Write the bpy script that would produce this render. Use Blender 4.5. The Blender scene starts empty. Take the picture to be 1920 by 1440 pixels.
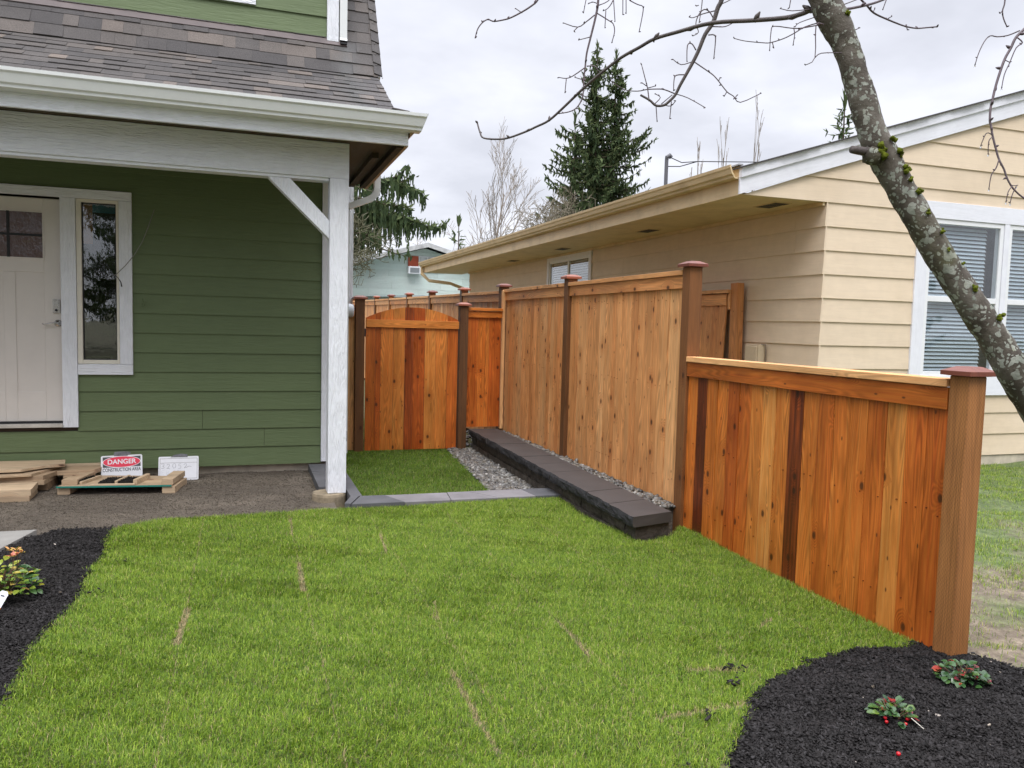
import bpy, math, random
import numpy as np
from mathutils import Vector, Matrix, noise as mnoise
C = bpy.context.scene.collection
random.seed(7)
rng = np.random.default_rng(11)

# ------------------------------------------------------------------ camera, sky, sun, exposure
cam = bpy.data.cameras.new('camera')
cam.sensor_fit = 'HORIZONTAL'; cam.sensor_width = 36.0; cam.lens = 27.766
cam.clip_start = 0.05; cam.clip_end = 2000
co = bpy.data.objects.new('camera', cam); C.objects.link(co)
rx, up, bk = (0.945876, -0.323536, 0.02536), (0.000155, 0.078593, 0.996907), (-0.324528, -0.942946, 0.074389)
m = Matrix.Identity(4)
for i in range(3):
    m[i][0], m[i][1], m[i][2] = rx[i], up[i], bk[i]
co.matrix_world = m
bpy.context.scene.camera = co
sc = bpy.context.scene
sc.view_settings.view_transform = 'Standard'; sc.view_settings.look = 'None'
sc.view_settings.exposure = 0.27; sc.view_settings.gamma = 1.0
sc.render.engine = 'CYCLES'
sc.cycles.max_bounces = 6; sc.cycles.transparent_max_bounces = 12
sc.cycles.use_denoising = True

SUN_EL, SUN_ROT = math.radians(62), math.radians(200)
world = bpy.data.worlds.new('World'); sc.world = world; world.use_nodes = True
wt = world.node_tree; wt.nodes.clear()
def wn(t, **k):
    n = wt.nodes.new(t)
    for a, b in k.items(): setattr(n, a, b)
    return n
wo = wn('ShaderNodeOutputWorld'); bg = wn('ShaderNodeBackground')
sky = wn('ShaderNodeTexSky', sky_type='NISHITA', sun_disc=False, sun_elevation=SUN_EL, sun_rotation=SUN_ROT)
tc = wn('ShaderNodeTexCoord'); sep = wn('ShaderNodeSeparateXYZ')
wt.links.new(tc.outputs['Generated'], sep.inputs[0])
# cloud deck coordinates: direction / (height+c) so that clouds flatten towards the horizon
addz = wn('ShaderNodeMath', operation='ADD'); addz.inputs[1].default_value = 0.22
mx = wn('ShaderNodeMath', operation='MAXIMUM'); mx.inputs[1].default_value = 0.0
wt.links.new(sep.outputs[2], mx.inputs[0]); wt.links.new(mx.outputs[0], addz.inputs[0])
dv = wn('ShaderNodeVectorMath', operation='DIVIDE'); cz = wn('ShaderNodeCombineXYZ')
for i in range(3): wt.links.new(addz.outputs[0], cz.inputs[i])
wt.links.new(tc.outputs['Generated'], dv.inputs[0]); wt.links.new(cz.outputs[0], dv.inputs[1])
nz = wn('ShaderNodeTexNoise'); nz.inputs['Scale'].default_value = 2.3; nz.inputs['Detail'].default_value = 5; nz.inputs['Roughness'].default_value = 0.5
wt.links.new(dv.outputs[0], nz.inputs['Vector'])
cr = wn('ShaderNodeValToRGB')
cr.color_ramp.elements[0].position = 0.36; cr.color_ramp.elements[0].color = (6.2, 6.35, 7.05, 1)
cr.color_ramp.elements[1].position = 0.64; cr.color_ramp.elements[1].color = (8.2, 8.35, 9.1, 1)
wt.links.new(nz.outputs['Fac'], cr.inputs['Fac'])
# an overcast deck is much brighter overhead than at the horizon
pw = wn('ShaderNodeMapRange'); pw.interpolation_type = 'SMOOTHSTEP'
pw.inputs['From Min'].default_value = 0.42; pw.inputs['From Max'].default_value = 1.0
pw.inputs['To Min'].default_value = 1.0; pw.inputs['To Max'].default_value = 4.6
wt.links.new(sep.outputs[2], pw.inputs['Value'])
sc1 = wn('ShaderNodeVectorMath', operation='SCALE')
wt.links.new(cr.outputs[0], sc1.inputs[0]); wt.links.new(pw.outputs[0], sc1.inputs['Scale'])
mixw = wn('ShaderNodeMixRGB'); mixw.inputs[0].default_value = 0.93
wt.links.new(sky.outputs[0], mixw.inputs[1]); wt.links.new(sc1.outputs[0], mixw.inputs[2])
wt.links.new(mixw.outputs[0], bg.inputs['Color']); bg.inputs['Strength'].default_value = 0.105
wt.links.new(bg.outputs[0], wo.inputs['Surface'])
sl = bpy.data.lights.new('sun', 'SUN'); sl.energy = 1.5; sl.angle = math.radians(28); sl.color = (1, 0.965, 0.92)
so = bpy.data.objects.new('sun', sl); C.objects.link(so)
# light comes from behind and above the camera, a little from the left
so.rotation_euler = (math.radians(32), 0, math.radians(-18))

# ------------------------------------------------------------------ mesh helpers
def addmesh(name, v, f, mat, uv=None, tone=None, smooth=False, corner_uv=None, mats=None, midx=None):
    me = bpy.data.meshes.new(name)
    me.from_pydata([tuple(p) for p in v], [], [tuple(q) for q in f])
    if uv is not None:
        l = me.uv_layers.new(name='uv'); l.data.foreach_set('uv', np.array(uv, dtype=np.float32).ravel())
    if tone is not None:
        a = me.attributes.new('tone', 'FLOAT_COLOR', 'FACE'); a.data.foreach_set('color', np.array(tone, dtype=np.float32).ravel())
    for mm in (mats or [mat]): me.materials.append(mm)
    if midx is not None: me.polygons.foreach_set('material_index', np.array(midx, dtype=np.int32))
    if smooth: me.polygons.foreach_set('use_smooth', [True] * len(me.polygons))
    me.update()
    return me
def fastmesh(name, V, F, mat, tone=None, smooth=False):
    """V (n,3) array; F list of (k,m) index arrays of equal-size faces."""
    me = bpy.data.meshes.new(name)
    me.vertices.add(len(V)); me.vertices.foreach_set('co', np.asarray(V, dtype=np.float32).ravel())
    loops = np.concatenate([a.ravel() for a in F]).astype(np.int32)
    tot = np.concatenate([np.full(len(a), a.shape[1]) for a in F]).astype(np.int32)
    st = np.concatenate([[0], np.cumsum(tot)[:-1]]).astype(np.int32)
    me.loops.add(len(loops)); me.loops.foreach_set('vertex_index', loops)
    me.polygons.add(len(tot)); me.polygons.foreach_set('loop_start', st); me.polygons.foreach_set('loop_total', tot)
    if tone is not None:
        a = me.attributes.new('tone', 'FLOAT_COLOR', 'POINT'); a.data.foreach_set('color', np.asarray(tone, dtype=np.float32).ravel())
    me.materials.append(mat)
    if smooth: me.polygons.foreach_set('use_smooth', np.ones(len(tot), dtype=bool))
    me.update(calc_edges=True); me.validate()
    return me
class MB:
    def __init__(s): s.v = []; s.f = []; s.uv = []; s.t = []
    def quadbox(s, P, tone=None, grain=2, rnd=True):
        """P: 8 corners, order (x,y,z) bits: index = x + 2*y + 4*z"""
        b = len(s.v); s.v += [Vector(p) for p in P]
        if tone is None: tone = (0.5, 1.0, random.random())
        ex = Vector(P[1]) - Vector(P[0]); ey = Vector(P[2]) - Vector(P[0]); ez = Vector(P[4]) - Vector(P[0])
        E = [ex.length, ey.length, ez.length]
        ou, ov = (random.random() * 30, random.random() * 30) if rnd else (0, 0)
        cc = [(i & 1, (i >> 1) & 1, (i >> 2) & 1) for i in range(8)]
        for q, (ax, a2) in (((0, 4, 6, 2), (1, 2)), ((1, 3, 7, 5), (1, 2)), ((0, 1, 5, 4), (0, 2)), ((2, 6, 7, 3), (0, 2)), ((0, 2, 3, 1), (0, 1)), ((4, 5, 7, 6), (0, 1))):
            s.f.append([b + i for i in q])
            if grain == a2: u_, v_ = ax, a2
            elif grain == ax: u_, v_ = a2, ax
            else: u_, v_ = ax, a2
            for i in q: s.uv.append((cc[i][u_] * E[u_] + ou, cc[i][v_] * E[v_] + ov))
            s.t.append((tone[0], tone[1], tone[2], 1.0))
    def box(s, x0, x1, y0, y1, z0, z1, tone=None, grain=2, M=None, rnd=True):
        P = [Vector(((x1 if i & 1 else x0), (y1 if i & 2 else y0), (z1 if i & 4 else z0))) for i in range(8)]
        if M is not None: P = [M @ p for p in P]
        s.quadbox(P, tone, grain, rnd)
    def prism(s, poly, axis, a0, a1, tone=None):
        """poly: list of 2D points in the other two axes (order: the remaining axes ascending)"""
        b = len(s.v); n = len(poly)
        if tone is None: tone = (0.5, 1.0, random.random())
        oth = [i for i in range(3) if i != axis]
        for a in (a0, a1):
            for p in poly:
                q = [0, 0, 0]; q[axis] = a; q[oth[0]] = p[0]; q[oth[1]] = p[1]; s.v.append(Vector(q))
        fs = [list(range(n)), list(range(2 * n - 1, n - 1, -1))]
        for i in range(n): fs.append([i, i + n, (i + 1) % n + n, (i + 1) % n])
        for f in fs:
            s.f.append([b + i for i in f])
            for i in f:
                p = s.v[b + i]
                if len(f) == n and f in fs[:2]: s.uv.append((p[oth[0]], p[oth[1]]))
                else: s.uv.append((p[oth[0]] + p[oth[1]], p[axis]))
            s.t.append((tone[0], tone[1], tone[2], 1.0))
    def tube(s, pts, rad, n=8, tone=None, cap=True, rect=None):
        b = len(s.v)
        if tone is None: tone = (0.5, 1.0, random.random())
        pts = [Vector(p) for p in pts]
        if not hasattr(rad, '__len__'): rad = [rad] * len(pts)
        t0 = (pts[1] - pts[0]).normalized()
        u = t0.cross(Vector((0, 0, 1)));
        if u.length < 0.05: u = t0.cross(Vector((0, 1, 0)))
        u.normalize(); L = 0
        Ls = []
        for i, p in enumerate(pts):
            if i: L += (p - pts[i - 1]).length
            Ls.append(L)
            a = pts[max(i - 1, 0)]; c = pts[min(i + 1, len(pts) - 1)]
            t = (c - a).normalized()
            u = (u - t * u.dot(t)).normalized(); w = t.cross(u)
            for k in range(n):
                an = 2 * math.pi * k / n
                s.v.append(p + (u * math.cos(an) + w * math.sin(an)) * rad[i])
        for i in range(len(pts) - 1):
            for k in range(n):
                k2 = (k + 1) % n
                s.f.append([b + i * n + k, b + i * n + k2, b + (i + 1) * n + k2, b + (i + 1) * n + k])
                c = 2 * math.pi * rad[i] / n
                s.uv += [(k * c, Ls[i]), ((k + 1) * c, Ls[i]), ((k + 1) * c, Ls[i + 1]), (k * c, Ls[i + 1])]
                s.t.append((tone[0], tone[1], tone[2], 1.0))
        if cap:
            for r in (0, len(pts) - 1):
                f = [b + r * n + k for k in range(n)]
                if r == 0: f.reverse()
                s.f.append(f); s.uv += [(0, 0)] * n; s.t.append((tone[0], tone[1], tone[2], 1.0))
    def lathe(s, prof, cx, cy, n=20, tone=None, M=None):
        b = len(s.v)
        if tone is None: tone = (0.5, 1.0, random.random())
        for r, z in prof:
            for k in range(n):
                a = 2 * math.pi * k / n; p = Vector((cx + r * math.cos(a), cy + r * math.sin(a), z))
                s.v.append(M @ p if M is not None else p)
        for i in range(len(prof) - 1):
            for k in range(n):
                k2 = (k + 1) % n
                s.f.append([b + i * n + k, b + i * n + k2, b + (i + 1) * n + k2, b + (i + 1) * n + k])
                s.uv += [(k / n, prof[i][1]), ((k + 1) / n, prof[i][1]), ((k + 1) / n, prof[i + 1][1]), (k / n, prof[i + 1][1])]
                s.t.append((*tone, 1.0))
        for r in (0, len(prof) - 1):
            f = [b + r * n + k for k in range(n)]
            if r == 0: f.reverse()
            s.f.append(f); s.uv += [(0, 0)] * n; s.t.append((*tone, 1.0))
    def build(s, name, mat, parent=None, smooth=False, bevel=0):
        return link(name, addmesh(name, s.v, s.f, mat, s.uv, s.t, smooth), parent, bevel)
def link(name, me, parent=None, bevel=0):
    o = bpy.data.objects.new(name, me); C.objects.link(o)
    if parent is not None:
        o.parent = parent
        if parent.parent is None and parent.type == 'EMPTY': o.location = -parent.location
        elif parent.get('shifted'): o.location = -Vector(parent['shifted'])
    if bevel:
        b = o.modifiers.new('bevel', 'BEVEL'); b.width = bevel; b.segments = 2; b.limit_method = 'ANGLE'
    return o
def tag(o, label=None, cat=None, group=None, kind=None):
    if label: o['label'] = label
    if cat: o['category'] = cat
    if group: o['group'] = group
    if kind: o['kind'] = kind
    return o
def thing(name, loc, label, cat, group=None, kind=None):
    o = bpy.data.objects.new(name, None); C.objects.link(o); o.location = loc; o.empty_display_size = 0.2
    return tag(o, label, cat, group, kind)
def ground_origin(o):
    """move a single mesh's origin to the middle of its underside"""
    me = o.data; n = len(me.vertices); a = np.empty(n * 3, dtype=np.float32); me.vertices.foreach_get('co', a); a = a.reshape(-1, 3)
    c = np.array([(a[:, 0].min() + a[:, 0].max()) / 2, (a[:, 1].min() + a[:, 1].max()) / 2, a[:, 2].min()], dtype=np.float32)
    me.vertices.foreach_set('co', (a - c).ravel()); me.update(); o.location = Vector([float(q) for q in c]); o['shifted'] = [float(q) for q in c]
    return o
def inpoly(P, poly):
    x, y = P[:, 0], P[:, 1]; r = np.zeros(len(P), bool); n = len(poly)
    for i in range(n):
        x0, y0 = poly[i]; x1, y1 = poly[(i + 1) % n]
        c = ((y0 > y) != (y1 > y)); xi = (x1 - x0) * (y - y0) / ((y1 - y0) if y1 != y0 else 1e-9) + x0
        r ^= c & (x < xi)
    return r
def swirl(x, y, k=1.0, s=0.0):
    return (np.sin(1.7 * k * x + 2.3 * k * y + s) + np.sin(3.1 * k * x - 1.9 * k * y + 1.3 + s) + np.sin(5.3 * k * y + 1.1 * k * x + 0.7 + 2 * s) + np.sin(4.1 * k * x + 6.1 * k * y + 2.9 + s)) / 4

# ------------------------------------------------------------------ materials
def mat(name):
    mt = bpy.data.materials.new(name); mt.use_nodes = True; nt = mt.node_tree
    p = nt.nodes['Principled BSDF']
    return mt, nt, p
def nd(nt, t, ins=None, **k):
    n = nt.nodes.new(t)
    for a, b in k.items(): setattr(n, a, b)
    for a, b in (ins or {}).items():
        if isinstance(b, bpy.types.NodeSocket): nt.links.new(b, n.inputs[a])
        else: n.inputs[a].default_value = b
    return n
def math_(nt, op, a, b=None, c=None):
    ins = {0: a}
    if b is not None: ins[1] = b
    if c is not None: ins[2] = c
    return nd(nt, 'ShaderNodeMath', ins, operation=op).outputs[0]
def mix(nt, f, a, b, bt='MIX'):
    n = nd(nt, 'ShaderNodeMixRGB', {0: f, 1: a, 2: b}, blend_type=bt); return n.outputs[0]
def rng_(nt, v, a, b, c, d):
    return nd(nt, 'ShaderNodeMapRange', {'Value': v, 'From Min': a, 'From Max': b, 'To Min': c, 'To Max': d}).outputs[0]
def ramp(nt, f, stops):
    n = nt.nodes.new('ShaderNodeValToRGB'); e = n.color_ramp.elements
    while len(e) > 1: e.remove(e[-1])
    e[0].position = stops[0][0]; e[0].color = (*stops[0][1], 1)
    for p, c in stops[1:]:
        q = e.new(p); q.color = (*c, 1)
    nt.links.new(f, n.inputs['Fac']); return n.outputs[0]
def noise(nt, vec, scale, detail=3, rough=0.5):
    return nd(nt, 'ShaderNodeTexNoise', {'Vector': vec, 'Scale': scale, 'Detail': detail, 'Roughness': rough}).outputs['Fac']
def pos(nt): return nd(nt, 'ShaderNodeNewGeometry').outputs['Position']
def mapping(nt, vec, sc_):
    return nd(nt, 'ShaderNodeMapping', {'Vector': vec, 'Scale': sc_}).outputs[0]
def bump(nt, h, st, dist=0.01):
    return nd(nt, 'ShaderNodeBump', {'Height': h, 'Strength': st, 'Distance': dist}).outputs[0]

def wood(name, stops, knots=0.35, rough=0.6, grain=0.30, weather=0.25, incise=False, wet=0.0):
    mt, nt, p = mat(name)
    uv = nd(nt, 'ShaderNodeUVMap', uv_map='uv').outputs[0]
    at = nd(nt, 'ShaderNodeAttribute', attribute_name='tone')
    sp = nd(nt, 'ShaderNodeSeparateColor', {0: at.outputs['Color']})
    tone, val, seed = sp.outputs[0], sp.outputs[1], sp.outputs[2]
    s2 = nd(nt, 'ShaderNodeSeparateXYZ', {0: uv})
    U, Vv = s2.outputs[0], s2.outputs[1]
    # knots
    kv = mapping(nt, uv, (6.5, 4.2, 1))
    vo = nd(nt, 'ShaderNodeTexVoronoi', {'Vector': kv, 'Scale': 1.0}, voronoi_dimensions='2D', feature='F1')
    gate = math_(nt, 'LESS_THAN', nd(nt, 'ShaderNodeSeparateColor', {0: vo.outputs['Color']}).outputs[0], knots)
    d = math_(nt, 'ADD', vo.outputs['Distance'], math_(nt, 'MULTIPLY', math_(nt, 'SUBTRACT', 1.0, gate), 2.0))
    dn = math_(nt, 'ADD', d, math_(nt, 'MULTIPLY', noise(nt, mapping(nt, uv, (60, 40, 1)), 1.0, 2), 0.02))
    knot = rng_(nt, dn, 0.07, 0.125, 1.0, 0.0)
    halo = rng_(nt, dn, 0.07, 0.42, 1.0, 0.0)
    vo2 = nd(nt, 'ShaderNodeTexVoronoi', {'Vector': mapping(nt, uv, (15, 7, 1)), 'Scale': 1.0}, voronoi_dimensions='2D', feature='F1')
    g2_ = math_(nt, 'LESS_THAN', nd(nt, 'ShaderNodeSeparateColor', {0: vo2.outputs['Color']}).outputs[0], knots * .45)
    pin = math_(nt, 'MULTIPLY', rng_(nt, vo2.outputs['Distance'], 0.05, 0.10, 1.0, 0.0), g2_)
    # flowing grain lines that bend round the knots
    wob = noise(nt, mapping(nt, uv, (11, 0.9, 1)), 1.0, 1, 0.4)
    ph = math_(nt, 'ADD', math_(nt, 'MULTIPLY', U, 150.0), math_(nt, 'MULTIPLY', wob, 95.0))
    ph = math_(nt, 'ADD', ph, math_(nt, 'MULTIPLY', math_(nt, 'POWER', halo, 1.3), 30.0))
    ln = math_(nt, 'MULTIPLY', math_(nt, 'SINE', ph), rng_(nt, noise(nt, mapping(nt, uv, (22, 1.1, 1)), 1.0, 2), .38, .62, .1, 1.25))
    fib = noise(nt, mapping(nt, uv, (420, 9, 1)), 1.0, 3, 0.6)
    strk = noise(nt, mapping(nt, uv, (55, 1.6, 1)), 1.0, 3, 0.6)
    col = ramp(nt, math_(nt, 'ADD', tone, math_(nt, 'MULTIPLY', math_(nt, 'SUBTRACT', strk, 0.5), 0.62)), stops)
    g = math_(nt, 'ADD', math_(nt, 'MULTIPLY', ln, 0.5 * grain), math_(nt, 'MULTIPLY', math_(nt, 'SUBTRACT', fib, 0.5), 1.3 * grain))
    g = math_(nt, 'ADD', 1.0, g)
    col = mix(nt, 1.0, col, nd(nt, 'ShaderNodeCombineXYZ', {0: g, 1: g, 2: g}).outputs[0], 'MULTIPLY')
    col = mix(nt, math_(nt, 'MULTIPLY', halo, 0.45), col, mix(nt, 1.0, col, (0.72, 0.5, 0.38, 1), 'MULTIPLY'))
    col = mix(nt, math_(nt, 'MULTIPLY', knot, 0.85), col, (0.05, 0.018, 0.008, 1))
    col = mix(nt, math_(nt, 'MULTIPLY', pin, 0.8), col, (0.07, 0.022, 0.01, 1))
    st = noise(nt, mapping(nt, uv, (5.5, 1.1, 1)), 1.0, 5, 0.65)
    stn = rng_(nt, st, 0.32, 0.68, 1.0 - weather * 1.3, 1.0 + weather * 0.6)
    stn = math_(nt, 'MULTIPLY', stn, val)
    col = mix(nt, 1.0, col, nd(nt, 'ShaderNodeCombineXYZ', {0: stn, 1: stn, 2: stn}).outputs[0], 'MULTIPLY')
    h = math_(nt, 'ADD', math_(nt, 'MULTIPLY', fib, 0.7), math_(nt, 'MULTIPLY', ln, 0.12))
    if incise:
        br = nd(nt, 'ShaderNodeTexBrick', {'Vector': nd(nt, 'ShaderNodeCombineXYZ', {0: Vv, 1: U}).outputs[0], 'Scale': 1.0, 'Mortar Size': 0.0022, 'Brick Width': 0.021, 'Row Height': 0.0075, 'Color1': (1, 1, 1, 1), 'Color2': (1, 1, 1, 1), 'Mortar': (0, 0, 0, 1)})
        br.offset = 0.5
        dsh = math_(nt, 'SUBTRACT', 1.0, br.outputs['Fac'])
        sl_ = math_(nt, 'LESS_THAN', math_(nt, 'ABSOLUTE', math_(nt, 'SUBTRACT', math_(nt, 'FRACT', math_(nt, 'MULTIPLY', U, 133.0)), 0.5)), 0.17)
        sv = math_(nt, 'LESS_THAN', math_(nt, 'FRACT', math_(nt, 'ADD', math_(nt, 'MULTIPLY', Vv, 48.0), math_(nt, 'MULTIPLY', math_(nt, 'FLOOR', math_(nt, 'MULTIPLY', U, 133.0)), 0.5))), 0.5)
        inc = math_(nt, 'MULTIPLY', sl_, sv)
        col = mix(nt, math_(nt, 'MULTIPLY', inc, 0.4), col, (0.025, 0.012, 0.005, 1))
        h = math_(nt, 'SUBTRACT', h, math_(nt, 'MULTIPLY', inc, 1.2))
    nt.links.new(col, p.inputs['Base Color'])
    rr = rng_(nt, st, 0.3, 0.7, rough - 0.12, rough + 0.08)
    nt.links.new(rr, p.inputs['Roughness']); p.inputs['Specular IOR Level'].default_value = 0.35
    nt.links.new(bump(nt, h, 0.5, 0.0015), p.inputs['Normal'])
    return mt
def paint(name, col, rough=0.5, grain=(30, 30, 3), bstr=0.5, bdist=0.002, dirt=0.10, dirtcol=None, dsc=1.4, spec=0.4, board=0.04):
    """painted wood or fibre-cement: embossed grain along the board, faint dirt, slight board-to-board variation"""
    mt, nt, p = mat(name); P = pos(nt)
    at = nd(nt, 'ShaderNodeAttribute', attribute_name='tone')
    sp = nd(nt, 'ShaderNodeSeparateColor', {0: at.outputs['Color']})
    uv = nd(nt, 'ShaderNodeUVMap', uv_map='uv').outputs[0]
    g = noise(nt, mapping(nt, uv, (grain[0], grain[2], 1)), 1.0, 4, 0.6)
    wv = math_(nt, 'SINE', math_(nt, 'MULTIPLY', g, 26.0))
    st = noise(nt, P, dsc, 5, 0.62)
    f2 = noise(nt, P, 9.0, 4, 0.6)
    c = mix(nt, rng_(nt, st, 0.45, 0.75, 0.0, dirt), (*col, 1), (*(dirtcol or tuple(q * 0.5 for q in col)), 1))
    v = math_(nt, 'ADD', 1.0, math_(nt, 'MULTIPLY', math_(nt, 'SUBTRACT', sp.outputs[2], 0.5), 2 * board))
    v = math_(nt, 'MULTIPLY', v, rng_(nt, f2, 0.3, 0.7, 0.97, 1.03))
    v = math_(nt, 'MULTIPLY', v, rng_(nt, wv, -1, 1, 0.975, 1.015))
    c = mix(nt, 1.0, c, nd(nt, 'ShaderNodeCombineXYZ', {0: v, 1: v, 2: v}).outputs[0], 'MULTIPLY')
    nt.links.new(c, p.inputs['Base Color']); p.inputs['Roughness'].default_value = rough; p.inputs['Specular IOR Level'].default_value = spec
    nt.links.new(bump(nt, wv, bstr, bdist), p.inputs['Normal'])
    return mt
def simple(name, col, rough=0.5, metal=0.0, var=0.06, vs=20, bs=0.0, bsc=60, spec=0.5, bd=0.003):
    mt, nt, p = mat(name); P = pos(nt)
    n1 = noise(nt, P, vs, 4, 0.6); v = rng_(nt, n1, 0.3, 0.7, 1 - var, 1 + var)
    c = mix(nt, 1.0, (*col, 1), nd(nt, 'ShaderNodeCombineXYZ', {0: v, 1: v, 2: v}).outputs[0], 'MULTIPLY')
    nt.links.new(c, p.inputs['Base Color']); p.inputs['Roughness'].default_value = rough; p.inputs['Metallic'].default_value = metal; p.inputs['Specular IOR Level'].default_value = spec
    if bs: nt.links.new(bump(nt, noise(nt, P, bsc, 5, 0.65), bs, bd), p.inputs['Normal'])
    return mt
def tonemat(name, stops, rough=0.6, sat=None, trans=0.0, spec=0.3, alt=None):
    """colour by the per-blade / per-leaf / per-stone 'tone' attribute"""
    mt, nt, p = mat(name)
    at = nd(nt, 'ShaderNodeAttribute', attribute_name='tone')
    sp = nd(nt, 'ShaderNodeSeparateColor', {0: at.outputs['Color']})
    c = ramp(nt, sp.outputs[0], stops)
    g = sp.outputs[1]
    c = mix(nt, 1.0, c, nd(nt, 'ShaderNodeCombineXYZ', {0: g, 1: g, 2: g}).outputs[0], 'MULTIPLY')
    nt.links.new(c, p.inputs['Base Color']); p.inputs['Roughness'].default_value = rough; p.inputs['Specular IOR Level'].default_value = spec
    if trans:
        tr = nd(nt, 'ShaderNodeBsdfTranslucent', {'Color': c})
        ms = nd(nt, 'ShaderNodeMixShader', {0: trans, 1: p.outputs[0], 2: tr.outputs[0]})
        nt.links.new(ms.outputs[0], nt.nodes['Material Output'].inputs['Surface'])
    return mt
def glassmat(name, tint=(0.8, 0.85, 0.85), wavy=0.0, refl=0.07):
    mt = bpy.data.materials.new(name); mt.use_nodes = True; nt = mt.node_tree; nt.nodes.clear()
    o = nd(nt, 'ShaderNodeOutputMaterial'); t = nd(nt, 'ShaderNodeBsdfTransparent', {'Color': (*tint, 1)})
    g = nd(nt, 'ShaderNodeBsdfGlossy', {'Color': (1, 1, 1, 1), 'Roughness': 0.02})
    lw = nd(nt, 'ShaderNodeLayerWeight', {'Blend': 0.5})
    if wavy:
        b = bump(nt, noise(nt, mapping(nt, pos(nt), (9, 9, 6)), 1.0, 3), wavy, 0.03); nt.links.new(b, g.inputs['Normal'])
    f = math_(nt, 'ADD', math_(nt, 'MULTIPLY', math_(nt, 'POWER', lw.outputs['Facing'], 4.0), .9), refl)
    ms = nd(nt, 'ShaderNodeMixShader', {0: f, 1: t.outputs[0], 2: g.outputs[0]})
    nt.links.new(ms.outputs[0], o.inputs['Surface']); return mt
CED = [(0.0, (0.70, 0.36, 0.12)), (0.25, (0.62, 0.235, 0.050)), (0.5, (0.56, 0.155, 0.024)), (0.75, (0.42, 0.085, 0.014)), (1.0, (0.12, 0.028, 0.010))]
TAN = [(0.0, (0.78, 0.47, 0.22)), (0.4, (0.70, 0.32, 0.115)), (0.75, (0.54, 0.19, 0.055)), (1.0, (0.30, 0.095, 0.025))]
LUM = [(0.0, (0.54, 0.41, 0.27)), (0.5, (0.42, 0.30, 0.19)), (1.0, (0.22, 0.14, 0.08))]
PTR = [(0.0, (0.47, 0.20, 0.062)), (0.5, (0.225, 0.088, 0.027)), (1.0, (0.085, 0.042, 0.018))]
m_cedar = wood('cedar_red', CED, 0.30, 0.38, 0.42, 0.28)
m_tan = wood('cedar_tan', TAN, 0.28, 0.6, 0.38, 0.22)
m_post = wood('treated_post', PTR, 0.12, 0.6, 0.25, 0.2, incise=True)
m_cap = wood('post_cap_wood', [(0, (0.33, 0.105, 0.058)), (1, (0.16, 0.05, 0.036))], 0.05, 0.4, 0.12, 0.1)
m_lum = wood('lumber', LUM, 0.15, 0.75, 0.22, 0.25)
m_green = paint('green_siding', (0.122, 0.165, 0.074), 0.55, (22, 22, 2.2), 0.35, 0.0012, 0.10, board=0.03)
m_dgreen = m_green
m_white = paint('white_trim', (0.78, 0.80, 0.84), 0.5, (26, 26, 3.2), 0.7, 0.0025, 0.12, (0.6, 0.6, 0.6), board=0.015)
m_yell = paint('yellow_siding', (0.70, 0.575, 0.425), 0.6, (14, 14, 1.2), 0.15, 0.001, 0.25, (0.42, 0.31, 0.18), 1.1, board=0.03)
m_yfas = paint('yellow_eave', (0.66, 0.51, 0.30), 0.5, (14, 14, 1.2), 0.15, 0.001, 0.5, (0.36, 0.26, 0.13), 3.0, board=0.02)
m_whitey = paint('white_gloss_trim', (0.76, 0.77, 0.82), 0.45, (20, 20, 2), 0.2, 0.001, 0.15, (0.5, 0.5, 0.5), 2.2, board=0.01)
m_teal = paint('teal_siding', (0.64, 0.76, 0.71), 0.7, (3, 3, 0.3), 0.2, 0.004, 0.75, (0.62, 0.66, 0.62), 0.7, board=0.08)
m_metal = simple('painted_gutter', (0.72, 0.74, 0.73), 0.32, 0.0, 0.03, 12)
m_door = simple('door_paint', (0.66, 0.615, 0.565), 0.42, 0, 0.03, 5)
m_conc = simple('foundation_concrete', (0.50, 0.44, 0.35), 0.85, 0, 0.28, 6, 0.6, 50)
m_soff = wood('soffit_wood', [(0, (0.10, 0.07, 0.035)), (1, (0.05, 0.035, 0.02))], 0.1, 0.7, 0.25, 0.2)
m_bare = wood('raw_fascia_wood', [(0, (0.50, 0.34, 0.21)), (1, (0.42, 0.27, 0.16))], 0.05, 0.6, 0.15, 0.1)
m_black = simple('black', (0.012, 0.012, 0.014), 0.6)
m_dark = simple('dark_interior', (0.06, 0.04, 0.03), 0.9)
m_chrome = simple('satin_nickel', (0.55, 0.55, 0.54), 0.25, 1.0, 0.02)
m_glass = glassmat('window_glass', (0.75, 0.78, 0.78), 0.025, .11)
m_glass2 = glassmat('blind_glass', (0.9, 0.93, 0.94))
m_vinyl = simple('white_vinyl', (0.78, 0.79, 0.81), 0.4, 0, 0.02)
m_blind = simple('blind_slat', (0.55, 0.60, 0.64), 0.5, 0, 0.03)
m_cream = simple('cream_vinyl', (0.72, 0.68, 0.58), 0.45, 0, 0.04)
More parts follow.
